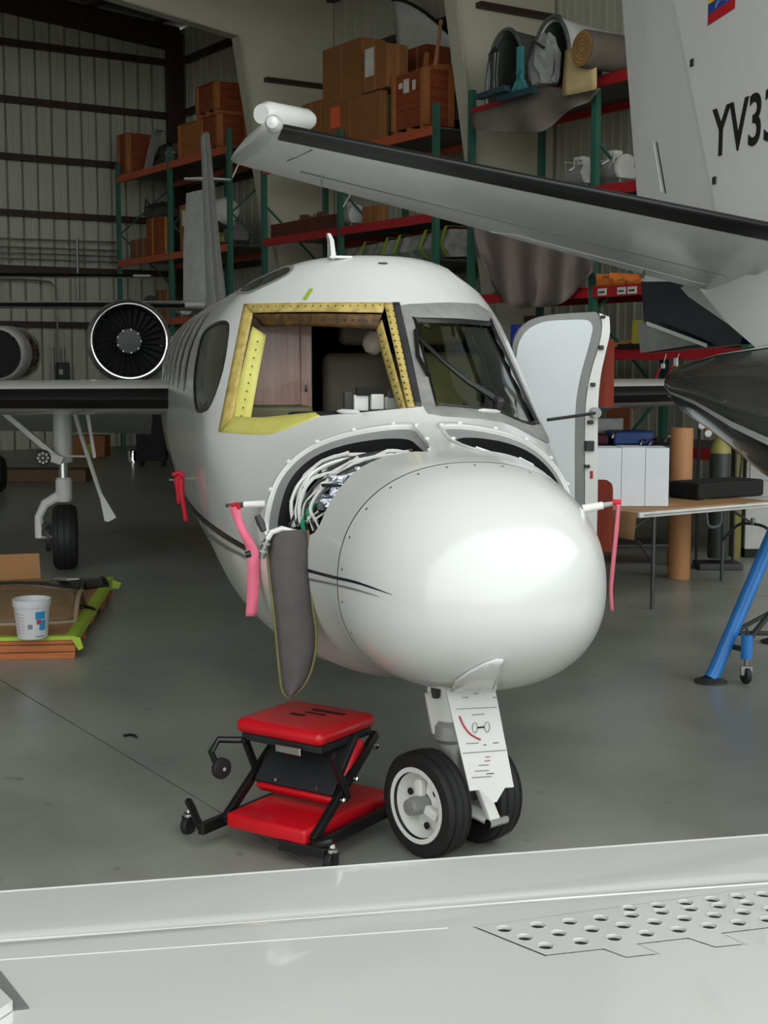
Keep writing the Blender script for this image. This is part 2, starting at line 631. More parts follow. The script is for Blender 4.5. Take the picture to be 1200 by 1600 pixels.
wN = pch([NT, -.2, .15, .6, 1.1, 1.6, 2.2, 8.5, 10, 12, 13.5, 14.2], [.47, .50, .555, .67, .765, .825, .835, .80, .70, .40, .2, .1])
ztN = pch([NT, -.2, .25, .64, 1.0, 1.6, 2.4, 8.5, 14.2], [1.47, 1.53, 1.57, 1.66, 1.70, 1.75, 1.9, 1.9, 2.05])
zbN = pch([NT, -.2, .3, 1.0, 2.2, 8.0, 10, 12, 13.5, 14.2], [.70, .69, .62, .54, .50, .55, .9, 1.5, 1.85, 2.0])
zmN = pch([NT, -.2, .64, 1.6, 2.6, 8.5, 12, 14.2], [1.06, 1.10, 1.20, 1.50, 1.62, 1.62, 1.9, 2.05])
ztC = pch([0, 1.5, 1.9, 2.6, 8.5, 10, 12, 13.5, 14.2], [2.37, 2.39, 2.41, 2.41, 2.41, 2.42, 2.36, 2.25, 2.12])
wC = pch([0, .6, 1.1, 1.6, 2.2, 8.5, 10, 12, 13.5, 14.2], [.6, .68, .775, .83, .84, .80, .70, .40, .2, .09])


def smin(a, b, k):
    h = np.clip(0.5 + 0.5 * (b - a) / k, 0, 1)
    return b * (1 - h) + a * h - k * h * (1 - h)


def smax(a, b, k):
    return -smin(-a, -b, k)


def RF(s, th):
    s = np.asarray(s, float)
    th = np.asarray(th, float)
    q = np.clip((-0.1 - s) / (-0.1 - NT), 0, 1)
    f = np.maximum(1 - q ** 2.6, 0) ** (1 / 2.2)
    zm = zmN(s)
    sn, cs_ = np.abs(np.sin(th)), np.cos(th)
    up = cs_ > 0
    zt = zmN(s) + (ztN(s) - zm) * f
    hb = (zm - zbN(s)) * f
    ht = np.maximum((ztN(s) - zm) * f, 1e-6)
    w_ = np.maximum(wN(s) * f, 1e-6)
    hh = np.where(up, ht, np.maximum(hb, 1e-6))
    n = np.where(up, 2.25, 2.25 + 0.6 * np.clip((s + 0.1) / 1.2, 0, 1))
    Rn = ((sn / w_) ** n + (np.abs(cs_) / hh) ** n) ** (-1 / n)
    n = np.where(up, 2.55, 2.7)
    hc = np.where(up, ztC(s) - zm, np.maximum(zm - zbN(s), 1e-6))
    Rc = ((sn / wC(s)) ** n + (np.abs(cs_) / hc) ** n) ** (-1 / n)
    lo = np.zeros_like(Rc)
    hi = np.full_like(Rc, 2.5)
    for _ in range(26):
        r = (lo + hi) / 2
        l = r * sn
        g = zm + r * cs_ - (1.665 + 0.80 * (s - 0.60 - 1.45 * l * l))
        hi = np.where(g > 0, r, hi)
        lo = np.where(g > 0, lo, r)
    Rw = (lo + hi) / 2
    can = smin(Rc, Rw, 0.07)
    return np.where(s < 0.25, Rn, smax(Rn, can, 0.07))


def u2s(u):
    u = np.asarray(u, float)
    return np.where(u < 1, NT + u * u, NT + 1 + 2 * (u - 1))


def s2u(s):
    s = np.asarray(s, float)
    return np.where(s < NT + 1, np.sqrt(np.maximum(s - NT, 0)), 1 + (s - NT - 1) / 2)


def skin(u, th, off=0.0):
    """(u,theta) -> jet-local points lifted by off along the normal"""
    u = np.asarray(u, float)
    th = np.asarray(th, float)

    def P(u, th):
        s = u2s(u)
        r = RF(s, th)
        return np.stack([r * np.sin(th), s, zmN(s) + r * np.cos(th)], -1)
    p = P(u, th)
    if np.any(np.asarray(off) != 0):
        e = 2e-3
        d1 = P(u + e, th) - P(np.maximum(u - e, 1e-4), th)
        d2 = P(u, th + e) - P(u, th - e)
        n = np.cross(d2, d1)
        n /= np.maximum(np.linalg.norm(n, axis=-1, keepdims=True), 1e-9)
        sgn = np.sign(np.sum(n * (p - np.stack([0 * u, u2s(u), zmN(u2s(u))], -1)), -1))
        n *= np.where(sgn == 0, 1, sgn)[..., None]
        p = p + n * np.asarray(off)[..., None] if np.ndim(off) else p + n * off
    return p


JR = Matrix.Rotation(-JA, 3, 'Z')


def jl(p):
    """world -> jet local (x lateral, y aft, z)"""
    return JR @ (Vector(p) - JN)


def hit(pxs):
    """pixels -> (u,theta) where the view ray first meets the fuselage skin"""
    O = jl(CAM)
    D = np.array([list(JR @ (at(x, y, 1.0) - CAM)) for x, y in pxs])
    D /= np.linalg.norm(D, axis=1, keepdims=True)
    O = np.array(O)
    t = np.arange(3.4, 13.0, 0.012)

    def val(tt, d):
        p = O + d[:, None, :] * tt[..., None]
        s = np.clip(p[..., 1], NT, 14.1)
        dz = p[..., 2] - zmN(s)
        r = np.hypot(p[..., 0], dz)
        th = np.arctan2(p[..., 0], dz)
        v = r - RF(s, th)
        v = v + np.maximum(NT - p[..., 1], 0) * 3
        return v, s, th
    T = np.tile(t, (len(D), 1))
    v, s, th = val(T, D)
    ins = v < 0
    any_ = ins.any(axis=1)
    k = np.where(any_, ins.argmax(axis=1), v.argmin(axis=1))
    b = t[k]
    a = np.where(any_, t[np.maximum(k - 1, 0)], b)
    for _ in range(14):
        m = (a + b) / 2
        vv, _, _ = val(m[:, None], D)
        neg = vv[:, 0] < 0
        b = np.where(neg, m, b)
        a = np.where(neg, a, m)
    vv, s, th = val(b[:, None], D)
    return [(float(x), float(y)) for x, y in zip(s2u(s[:, 0]), th[:, 0])]


def patch(name, outer, holes, mat, parent, off=0.003, step=(0.03, 0.06), solid=0.0, label=None, smooth=True):
    """a piece of skin bounded by loops in (u,theta)"""
    o = np.array(outer)
    (u0, t0), (u1, t1) = o.min(0), o.max(0)
    us = np.arange(u0, u1, step[0])
    ths = np.arange(t0, t1, step[1])
    G = np.array([(a, b) for a in us for b in ths]) if len(us) and len(ths) else np.zeros((0, 2))
    if len(G):
        k = inpoly(G[:, 0], G[:, 1], outer)
        for h in holes:
            k &= ~inpoly(G[:, 0], G[:, 1], h)
        G = G[k]
    V, T = cdt(list(map(tuple, G)), outer, holes)
    P = skin(V[:, 0], V[:, 1], off)
    mb = MB()
    mb.add(P.tolist(), T.tolist())
    ob = mb.build(name, mat, parent, smooth=smooth, label=label, angle=2.0)
    # outward normals
    me = ob.data
    c = np.mean([tuple(v.co) for v in me.vertices], axis=0)
    p0 = me.polygons[0]
    out = np.array(p0.center) - np.array((0, p0.center[1], float(zmN(p0.center[1]))))
    if np.dot(out, np.array(p0.normal)) < 0:
        me.flip_normals()
    if solid:
        md = ob.modifiers.new('thick', 'SOLIDIFY')
        md.thickness = solid
        md.offset = -1
    return ob


def ring(name, loop_in, loop_out, mat, parent, o_in, o_out=None, mid=None, label=None, solid=0.0, span=None, mirror=False):
    """strip between two loops with the same number of points; o_* offsets from the skin"""
    o_out = o_in if o_out is None else o_out
    A, B = np.array(loop_in), np.array(loop_out)
    if span:
        A, B = A[span[0]:span[1]], B[span[0]:span[1]]
    cols = [(A, o_in), (B, o_out)]
    if mid:
        cols = [(A, o_in)] + [(A * (1 - f) + B * f, oo) for f, oo in mid] + [(B, o_out)]
    n = len(A)
    mb = MB()
    vs = []
    for L, of in cols:
        vs += skin(L[:, 0], L[:, 1], of).tolist()
    fs = []
    for c in range(len(cols) - 1):
        for i in range(n - 1 if span else n):
            j = (i + 1) % n
            fs.append((c * n + i, c * n + j, (c + 1) * n + j, (c + 1) * n + i))
    if mirror:
        vs = [(-x, y, z) for x, y, z in vs]
    mb.add(vs, fs)
    return mb.build(name, mat, parent, smooth=True, label=label, solid=solid, angle=1.2)


def grow(loop, d):
    """offset a closed (u,theta) loop outwards by about d metres"""
    L = np.array(loop)
    s = u2s(L[:, 0])
    R = RF(s, L[:, 1])
    du = np.where(L[:, 0] < 1, 2 * L[:, 0], 2.0)
    # local metric coordinates
    x = np.stack([L[:, 0] * du.mean(), L[:, 1] * R.mean()], 1)
    n = len(x)
    area = 0.5 * np.sum(x[:, 0] * np.roll(x[:, 1], -1) - np.roll(x[:, 0], -1) * x[:, 1])
    tg = np.roll(x, -1, 0) - np.roll(x, 1, 0)
    tg /= np.maximum(np.linalg.norm(tg, axis=1, keepdims=True), 1e-9)
    nm = np.stack([tg[:, 1], -tg[:, 0]], 1) * (1 if area > 0 else -1)
    x = x + nm * d
    return [(a / du.mean(), b / R.mean()) for a, b in x]


def dens(px, n=6, closed=True):
    out = []
    m = len(px)
    for i in range(m if closed else m - 1):
        a, b = px[i], px[(i + 1) % m]
        for k in range(n):
            out.append((a[0] + (b[0] - a[0]) * k / n, a[1] + (b[1] - a[1]) * k / n))
    if not closed:
        out.append(px[-1])
    return out


# --- openings, traced on the skin
def flipth(loop):
    return [(u, -t) for u, t in loop][::-1]


OUT_A, OUT_B, OUT_C, OUT_D, OUT_E, OUT_F, OUT_G = (381, 475), (600, 473), (622, 474), (655, 636), (500, 650), (430, 677), (341, 675)
WIN_L = hit(dens([OUT_A, OUT_B, OUT_C, OUT_D, OUT_E, OUT_F, OUT_G], 8))
WF = hit(dens([(396, 492), (500, 489), (598, 490), (612, 545), (634, 640), (560, 646), (500, 652), (437, 672), (395, 678), (362, 676)], 6))
WIN_R = flipth(WF)
BAY_O = hit(spline([(413, 836), (416, 790), (433, 745), (470, 706), (520, 682), (580, 667), (640, 660), (657, 672), (674, 703), (640, 706), (590, 717), (549, 742), (516, 784), (491, 832), (450, 840)], 4, closed=True))
BAY_I = hit(spline([(432, 836), (437, 787), (455, 742), (490, 710), (540, 691), (600, 682), (634, 684), (650, 692), (662, 704), (640, 707), (590, 718), (549, 743), (516, 785), (491, 833), (455, 840)], 4, closed=True))
SIDE = hit(spline([(318, 520), (340, 505), (355, 506), (356, 525), (347, 580), (330, 630), (318, 641), (306, 638), (303, 600), (307, 560)], 3, closed=True))
BROW = hit(spline([(372, 456), (392, 436), (420, 421), (448, 415), (456, 420), (446, 430), (415, 445), (390, 456)], 3, closed=True))


def mix(A, B, f):
    return [(a[0] * (1 - f) + b[0] * f, a[1] * (1 - f) + b[1] * f) for a, b in zip(A, B)]


BAY_I = mix(BAY_I, BAY_O, 0.22)
BAY_M = mix(BAY_O, BAY_I, 0.36)
BAY_MR, BAY_OR, BAY_IR = flipth(BAY_M), flipth(BAY_O), flipth(BAY_I)
SIDE2, BROW2 = flipth(SIDE), flipth(BROW)
SEAM = -0.25
u_seam = float(s2u(SEAM))
CABW = []
for k in range(6):
    s0 = 3.35 + 0.78 * k
    for sg in (-1, 1):
        CABW.append([(float(s2u(s0 + 0.17 * math.cos(a))), sg * (1.18 + 0.27 * math.sin(a))) for a in np.linspace(0, 2 * pi, 20, endpoint=False)])


def shell(u_lo, u_hi, holes, off, name, mat, du=0.035):
    us = list(np.arange(u_lo, min(u_hi, 2.6), du))
    if u_hi > 2.6:
        us += list(np.arange(2.62, u_hi, 0.12))
    if u_hi - us[-1] < du * 0.4:
        us.pop()
    us.append(u_hi)
    tt = np.linspace(-pi, pi, 97)
    pts = [(u, t) for u in us for t in tt]
    pa = np.array(pts)
    kill = np.zeros(len(pa), bool)
    for h in holes:
        kill |= inpoly(pa[:, 0], pa[:, 1], h)
    V, T = cdt([p for p, k in zip(pts, kill) if not k], None, holes)
    P = skin(V[:, 0], V[:, 1], off)
    mb = MB()
    mb.add(P.tolist(), T.tolist())
    return mb.build(name, mat, jet, smooth=True, weld=True, angle=2.5)


HOLES = [WIN_L, WIN_R, BAY_M, BAY_MR, SIDE, BROW, SIDE2, BROW2] + CABW
UE = float(s2u(14.2))
fus = shell(u_seam + 0.0028, UE, HOLES, 0.0, 'fuselage', m_white)
radome = shell(0.0, u_seam - 0.0028, [], 0.0, 'radome', m_white)
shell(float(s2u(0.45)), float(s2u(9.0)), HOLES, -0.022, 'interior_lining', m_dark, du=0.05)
ringu = [(u_seam + 0.012, t) for t in np.linspace(-pi, pi, 96, endpoint=False)]
ring('radome_joint', ringu, [(u_seam - 0.012, t) for _, t in ringu], m_decal, jet, -0.004)
mb = MB()
for t in np.linspace(-pi, pi, 26, endpoint=False):
    c = skin(np.array([u_seam - 0.03]), np.array([t]))[0]
    c2 = skin(np.array([u_seam - 0.03]), np.array([t]), 0.003)[0]
    mb.lathe([(0.006, 0), (0.005, 0.0008)], c, np.array(c2) - np.array(c), n=8)
mb.build('radome_screws', m_charcoal, radome)['kind'] = 'stuff'
# --- windshield opening with its bare yellow frame
def strip_px(name, a, b, mat, parent, off=-0.01, n=14, cross=3, bow=None, label=None, solid=0.004):
    """strip of skin between two pixel polylines a and b"""
    def res(l):
        return spline(l, max(2, n // max(1, len(l) - 1)))
    A, B = hit(res(a)), hit(res(b))
    m = min(len(A), len(B))
    A, B = A[:m - 1] + [A[-1]], B[:m - 1] + [B[-1]]
    mb = MB()
    for k in range(cross + 1):
        f = k / cross
        L = np.array(mix(A, B, f))
        o = off if not isinstance(off, (list, tuple)) else off[0] * (1 - f) + off[1] * f
        mb.v += [tuple(p) for p in skin(L[:, 0], L[:, 1], o).tolist()]
    for k in range(cross):
        for i in range(m - 1):
            mb.f.append((k * m + i, k * m + i + 1, (k + 1) * m + i + 1, (k + 1) * m + i))
    return mb.build(name, mat, parent, smooth=True, label=label, solid=solid, angle=1.2)


def rivets(parent, rows, off, r=0.0045, mat=m_charcoal, name='rivets'):
    mb = MB()
    for (a, b, n) in rows:
        px = [(a[0] + (b[0] - a[0]) * (i + .5) / n, a[1] + (b[1] - a[1]) * (i + .5) / n) for i in range(n)]
        L = np.array(hit(px))
        p0 = skin(L[:, 0], L[:, 1], off)
        p1 = skin(L[:, 0], L[:, 1], off + 0.01)
        for q, q2 in zip(p0, p1):
            mb.lathe([(r, 0), (r * .7, 0.002), (0.0001, 0.0025)], q, q2 - q, n=6)
    o = mb.build(name, mat, parent)
    o['kind'] = 'stuff'
    return o


wf = empty('windshield_frame', parent=jet, label='bare yellow primer frame of the removed windshield')
ft = strip_px('frame_head', [(381, 475), (490, 473), (604, 473)], [(390, 487), (490, 485), (598, 486)], m_gold, wf, (0.002, -0.008))
fh = strip_px('frame_head_lip', [(392, 489), (490, 487), (597, 488)], [(397, 499), (490, 496), (590, 498)], M('shaded_rusty_lip', (110, 78, 34), .6, rgb2=(60, 42, 24), scale=26), wf, (-0.012, -0.06))  # shadow under the frame head painted in as dark brown, mixed with rivet rust
rivets(ft, [((390, 479), (600, 477), 18)], 0.0)
rivets(fh, [((400, 493), (590, 492), 16)], -0.03, .007)
fl_ = strip_px('frame_jamb', [(381, 475), (362, 570), (341, 675)], [(393, 484), (376, 565), (357, 668)], m_gold, wf, (0.002, -0.012))
fy = strip_px('frame_jamb', [(391, 508), (374, 580), (353, 658)], [(400, 512), (386, 580), (372, 655)], m_primer, wf, (-0.014, -0.07))
rivets(fy, [((389, 518), (357, 655), 10), ((397, 522), (368, 652), 10)], -0.03, 0.006)
fs_ = strip_px('frame_sill', [(341, 675), (395, 679), (432, 676), (500, 650)], [(354, 648), (402, 650), (442, 646), (490, 641)], m_primer, wf, (0.002, -0.012))
rivets(fs_, [((352, 668), (425, 670), 8)], -0.01, 0.006)
fp = strip_px('center_post', [(600, 474), (616, 545), (637, 637)], [(622, 474), (637, 545), (655, 636)], m_gold, wf, 0.004)
rivets(fp, [((605, 482), (639, 632), 16), ((614, 482), (648, 632), 16)], 0.004, 0.006)
fp2 = strip_px('center_post_flange', [(586, 499), (602, 560), (625, 636)], [(596, 497), (613, 560), (634, 637)], m_gold, wf, (-0.06, -0.01))
rivets(fp2, [((592, 510), (628, 630), 12)], -0.03, 0.006)
dk = strip_px('post_sealant', [(613, 474), (628, 545), (648, 636)], [(624, 474), (640, 545), (659, 636)], m_charcoal, wf, 0.007)

# right windshield
ws_r = patch('windshield_pane', grow(WIN_R, 0.006), [], m_clear, jet, off=-0.012, step=(0.035, 0.06), solid=0.008)
o1 = grow(WIN_R, 0.055)
ring('windshield_surround', grow(WIN_R, -0.03), o1, m_alu, jet, 0.001, 0.002, mid=[(0.15, 0.006), (0.9, 0.005)], label='worn bare aluminium surround of the remaining windshield')
ring('windshield_gasket', grow(WIN_R, -0.045), grow(WIN_R, -0.026), m_black, jet, -0.004, 0.006, mid=[(.5, 0.010)])
# wiper
wip = empty('wiper', parent=jet)
L = np.array(hit([(652, 533), (690, 572), (725, 605), (760, 632), (772, 638)]))
wp = skin(L[:, 0], L[:, 1], np.array([0.02, 0.025, 0.035, 0.045, 0.03]))
MB().tube(wp.tolist(), [0.009, 0.012, 0.014, 0.016, 0.014], 8).build('wiper_arm', m_black, wip, smooth=True)
L2 = np.array(hit([(648, 520), (652, 560), (668, 590), (706, 600)]))
MB().tube(skin(L2[:2, 0], L2[:2, 1], 0.014).tolist() + skin(L2[2:3, 0], L2[2:3, 1], 0.014).tolist(), 0.010, 8).build('wiper_blade', m_black, wip, smooth=True)
c = wp[-1]
MB().lathe([(0.02, -0.03), (0.024, 0), (0.02, 0.025), (0.008, 0.03)], c, (0.1, -0.6, 0.8), n=12).build('wiper_pivot', m_charcoal, wip, smooth=True)
for i, (x, y) in enumerate(((764, 644), (546, 645))):
    Lb = np.array(hit(spline([(x - 18, y - 1), (x + 16, y + 1)], 4)))
    p = skin(Lb[:, 0], Lb[:, 1], 0.006)
    MB().tube(p.tolist(), [0.004, 0.010, 0.010, 0.010, 0.004], 8).build('wiper_base_fairing', m_white, jet, smooth=True)

# side windows
patch('cockpit_side_window', grow(SIDE, 0.004), [], m_glass, jet, off=-0.006, step=(0.06, 0.08))
patch('cockpit_side_window', grow(SIDE2, 0.004), [], m_glass, jet, off=-0.006, step=(0.06, 0.08))
patch('eyebrow_window', grow(BROW, 0.004), [], m_glass, jet, off=-0.004, step=(0.06, 0.08))
patch('eyebrow_window', grow(BROW2, 0.004), [], m_glass, jet, off=-0.004, step=(0.06, 0.08))
ring('window_gasket', grow(SIDE, -0.006), grow(SIDE, 0.010), m_charcoal, jet, -0.002, 0.001, mid=[(.5, .004)])
ring('window_gasket', grow(BROW, -0.012), grow(BROW, 0.012), m_seal, jet, -0.002, 0.001, mid=[(.5, .004)])
for c_ in CABW:
    wv = patch('cabin_window', grow(c_, 0.004), [], m_glass, jet, off=-0.008, step=(0.05, 0.1))
    ring('window_rim', grow(c_, -0.004), grow(c_, 0.022), m_chrome, wv, -0.004, 0.001, mid=[(.5, .005)])

# --- nose bays: white rim, grey seal, dark well, equipment
for mir in (False, True):
    bay = empty('nose_bay', parent=jet, label='open nose bay with grey seal and wiring')
    ring('bay_rim', BAY_M, BAY_O, m_white, bay, -0.012, 0.001, mid=[(.12, .009), (.55, .010)], span=(0, 34), mirror=mir)
    ring('bay_seal', BAY_I, BAY_M, m_seal, bay, -0.02, -0.010, mid=[(.3, -.016)], mirror=mir)
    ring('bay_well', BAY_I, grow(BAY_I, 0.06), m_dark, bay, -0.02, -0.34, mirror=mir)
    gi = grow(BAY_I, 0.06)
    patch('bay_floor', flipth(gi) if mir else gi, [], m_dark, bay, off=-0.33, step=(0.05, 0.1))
    Lm = np.array(mix(BAY_M, BAY_O, 0.35))[[k for k in range(2, 33, 4)]]
    sx = -1 if mir else 1
    for q, q2 in zip(skin(Lm[:, 0], Lm[:, 1], 0.009), skin(Lm[:, 0], Lm[:, 1], 0.03)):
        q, q2 = Vector((q[0] * sx, q[1], q[2])), Vector((q2[0] * sx, q2[1], q2[2]))
        MB().lathe([(0.010, 0), (0.010, 0.005), (0.006, 0.009)], q, q2 - q, n=10).build('bay_fastener', m_wheel, bay)


def wire(px, offs, r, mat, name, parent, n=5):
    S = spline(px, n)
    L = np.array(hit(S))
    oo = np.interp(np.linspace(0, 1, len(S)), np.linspace(0, 1, len(offs)), offs)
    return MB().tube(skin(L[:, 0], L[:, 1], oo).tolist(), r, 6).build(name, mat, parent, smooth=True)


bayL = [o for o in jet.children if o.name.startswith('nose_bay')][0]
bayR = [o for o in jet.children if o.name.startswith('nose_bay')][1]
vr = random.Random(3)


def lump_box(px, py, off, size, mat, name, parent, jit=0.0, sub=0):
    L = np.array(hit([(px, py)]))
    c = Vector(skin(L[:, 0], L[:, 1], off)[0])
    mb = MB()
    if jit:
        N_ = 5
        sz = Vector(size)
        vs, ix = [], {}
        for i in range(N_ + 1):
            for j in range(N_ + 1):
                for k in range(N_ + 1):
                    if 0 in (i, j, k) or N_ in (i, j, k):
                        ix[(i, j, k)] = len(vs)
                        p = Vector(((i / N_ - .5) * sz.x, (j / N_ - .5) * sz.y, (k / N_ - .5) * sz.z))
                        vs.append(c + p + Vector((vr.uniform(-jit, jit), vr.uniform(-jit, jit), vr.uniform(-jit, jit))))
        fs = []
        for a in range(N_):
            for b in range(N_):
                for e in (0, N_):
                    fs.append((ix[(e, a, b)], ix[(e, a + 1, b)], ix[(e, a + 1, b + 1)], ix[(e, a, b + 1)]))
                    fs.append((ix[(a, e, b)], ix[(a + 1, e, b)], ix[(a + 1, e, b + 1)], ix[(a, e, b + 1)]))
                    fs.append((ix[(a, b, e)], ix[(a + 1, b, e)], ix[(a + 1, b + 1, e)], ix[(a, b + 1, e)]))
        mb.add(vs, fs)
        return mb.build(name, mat, parent)
    mb.cbox(c, size)
    return mb.build(name, mat, parent, bevel=0.006)


gw = random.Random(11)
for k in range(17):
    j = gw.uniform(-4, 4)
    f = k * 2.4 - 12
    pth = [(446 + f * .9 + j, 818 - f * .4), (447 + f * .8, 786 + j), (462 + f * .9, 748 + f * .4), (496 + f * .9 + j, 716 + f * .5), (548 + f, 697 + f * .25), (600 + f, 690 + f * .15 + j * .3), (640, 691 + f * .2)]
    if k % 3 == 2:
        pth = pth[:5]
    wire(pth, [-.035 - gw.uniform(0, .05) for _ in range(6)], gw.choice((.0045, .006, .008)), (m_wire, m_wire, m_wheel, m_charcoal)[k % 4], 'wire_bundle', bayL)
for k in range(5):
    x0 = 456 + 6 * k
    wire([(x0, 826), (x0 - 3 + gw.uniform(-3, 3), 806), (x0 + 4, 786), (x0 + 10 + gw.uniform(-4, 6), 768)], [-.06, -.05, -.08, -.10], .0045, (m_wire, m_charcoal)[k % 2], 'cable', bayL)
for (x, y) in ((460, 752), (488, 722), (452, 790), (540, 702), (600, 692)):
    lump_box(x, y, -.055, (.018, .02, .02), m_charcoal, 'cable_clamp', bayL)
wire([(468, 832), (462, 815), (466, 790), (471, 768)], [-.02, -.03, -.05, -.10], 0.009, m_green, 'green_hose', bayL)
wire([(480, 820), (492, 800), (503, 790)], [-.08, -.10, -.12], 0.004, M('copper_wire', (150, 90, 80), .5), 'cable', bayL)
wire([(560, 697), (600, 690), (640, 690)], [-.05, -.05, -.06], 0.012, m_charcoal, 'cable', bayL)
wire([(745, 690), (780, 698), (815, 707), (840, 716)], [-.03, -.04, -.045, -.05], 0.012, m_wire, 'wire_bundle', bayR)
wire([(748, 694), (780, 703), (810, 712)], [-.04, -.05, -.06], 0.008, m_wire, 'wire_bundle', bayR)
wire([(760, 690), (790, 697), (830, 712), (850, 724)], [-.05, -.05, -.06, -.05], 0.007, m_wire, 'wire_bundle', bayR)
wire([(770, 706), (790, 706), (805, 700)], [-.05, -.03, -.05], 0.004, m_wire, 'cable', bayR)
wire([(815, 708), (826, 714), (838, 720)], [-.035, -.035, -.035], 0.018, m_wheel, 'conduit', bayR)
lump_box(524, 724, -.13, (.17, .14, .11), m_foil, 'foil_wrapped_box', bayL, 0.010)
lump_box(506, 752, -.12, (.19, .12, .06), m_foil, 'foil_wrapped_box', bayL, 0.012)
lump_box(566, 712, -.12, (.12, .10, .12), m_foil, 'foil_wrapped_box', bayL, 0.012)
lump_box(510, 741, -.06, (.11, .04, .012), m_dark, 'bracket', bayL)
lump_box(600, 708, -.13, (.10, .08, .10), m_charcoal, 'avionics_box', bayL)
lump_box(635, 702, -.13, (.08, .08, .08), m_dark, 'avionics_box', bayL)
lump_box(500, 790, -.22, (.16, .14, .22), m_dark, 'avionics_box', bayL)
lump_box(640, 688, -.06, (.02, .03, .05), m_charcoal, 'bracket', bayL)
lump_box(770, 690, -.08, (.08, .06, .03), m_foil, 'foil_wrapped_box', bayR, 0.006)

# --- cockpit interior
cab = MB()


def vbox(px0, py0, px1, py1, Y, dep, mat, name, parent=jet, bevel=0.0, label=None):
    """box whose front face fills the pixel rectangle at depth Y (jet-local, upright)"""
    a, c = jl(at(px0, py1, Y)), jl(at(px1, py0, Y))
    ym = min(a.y, c.y)
    return MB().box((a.x, ym, a.z), (c.x, ym + dep, c.z)).build(name, mat, parent, bevel=bevel, label=label)


cabt = empty('cabin_cabinet', parent=jet, label='mahogany galley cabinet behind the cockpit')
vbox(372, 490, 484, 650, 7.25, 0.05, m_woodpanel, 'cabinet_panel', cabt)
vbox(470, 490, 487, 650, 7.22, 0.03, m_woodpanel, 'cabinet_door_stile', cabt, 0.004)
vbox(476, 598, 480, 612, 7.20, 0.012, m_chrome, 'cabinet_latch', cabt)
vbox(400, 632, 462, 635, 7.16, 0.05, m_alu, 'cabinet_ledge', cabt)
vbox(370, 635, 490, 672, 6.9, 0.6, M('olive_floor_duct', (120, 116, 84), .6), 'side_console', jet, 0.02)


def seat(px, Y, name, mat):
    s_ = empty(name, parent=jet)
    p = jl(at(px, 640, Y))
    def rb(c, sz, nm, bv):
        MB().cbox(c, sz).build(nm, mat, s_, smooth=True, bevel=bv, seg=3)
    rb((p.x, p.y - .1, 1.28), (.46, .46, .12), 'seat_cushion', .05)
    rb((p.x, p.y + .16, 1.62), (.44, .12, .62), 'seat_back', .05)
    rb((p.x, p.y + .16, 2.05), (.26, .09, .16), 'headrest', .04)
    rb((p.x, p.y, .95), (.3, .3, .5), 'seat_pedestal', .02)


seat(575, 7.3, 'pilot_seat', m_beige)
seat(700, 7.1, 'pilot_seat', M('yellow_green_seat_cover', (150, 142, 84), .6))
ip = empty('instrument_panel', parent=jet)
a0 = jl(at(640, 636, 6.05))
MB().box((-.5, 1.02, 1.25), (.5, 1.12, 1.66)).build('panel_face', m_dark, ip, bevel=.02)
mb = MB()
for (x0, x1, y0, y1, mt, nm) in ((538, 552, 612, 640, m_charcoal, 'radio_unit'), (553, 576, 617, 642, m_wheel, 'bracket'), (580, 600, 616, 640, m_wheel, 'bracket'), (556, 598, 605, 618, m_dark, 'radio_unit'), (602, 622, 620, 640, m_alu, 'bracket'), (606, 618, 610, 622, m_charcoal, 'radio_unit')):
    vbox(x0, y0, x1, y1, 6.12 - (x0 - 538) * .001, 0.04, mt, nm, ip, 0.004)
MB().lathe([(.001, -.06), (.03, -.05), (.052, -.02), (.055, .01), (.035, .05), (.001, .06)], jl(at(584, 536, 6.7)), (.25, 0, 1), n=18).build('headset_pad', M('tan_headliner', (170, 156, 140), .6), jet, smooth=True)

# --- skin trim: stripes, tape, antenna, vents
def decal_px(name, pts_top, pts_bot, mat, off=0.0012):
    return strip_px(name, pts_top, pts_bot, mat, jet, off, n=24, cross=2, solid=0.0)


decal_px('navy_stripe', [(264, 700), (282, 760), (308, 798), (345, 828), (384, 852)], [(263, 706), (280, 766), (306, 805), (342, 836), (384, 861)], m_navy)
decal_px('grey_stripe', [(266, 730), (284, 778), (308, 815), (345, 846), (384, 868)], [(265, 735), (282, 783), (306, 820), (342, 851), (384, 873)], m_greystripe)
decal_px('navy_stripe', [(478, 888), (520, 899), (560, 909), (613, 929)], [(478, 893), (520, 904), (560, 913), (613, 929.7)], m_navy)
decal_px('grey_stripe', [(478, 902), (520, 911), (560, 921), (594, 932.5)], [(478, 906), (520, 914.5), (560, 924), (594, 933)], m_greystripe)
decal_px('tape_strip', [(484, 451), (473, 468)], [(490, 452), (479, 469)], m_tape, 0.003)
pa_ = np.array(hit([(521, 404), (535, 403)]))
pb = skin(pa_[:, 0], pa_[:, 1])
ant = empty('blade_antenna', parent=jet)
q = Vector(pb[0])
MB().loft([[(q.x - .012, q.y - .02, q.z - .01), (q.x + .012, q.y - .02, q.z - .01), (q.x + .012, q.y + .12, q.z - .01), (q.x - .012, q.y + .12, q.z - .01)],
           [(q.x - .012, q.y + .03, q.z + .09), (q.x + .008, q.y + .03, q.z + .09), (q.x + .008, q.y + .11, q.z + .09), (q.x - .012, q.y + .11, q.z + .09)],
           [(q.x - .02, q.y + .06, q.z + .125), (q.x - .004, q.y + .06, q.z + .125), (q.x - .004, q.y + .10, q.z + .125), (q.x - .02, q.y + .10, q.z + .125)]]).build('antenna_mast', m_white, ant, smooth=True)
MB().cbox((q.x + .03, q.y + .05, q.z + .004), (.11, .2, .014)).build('antenna_base', m_white, ant, bevel=.005)
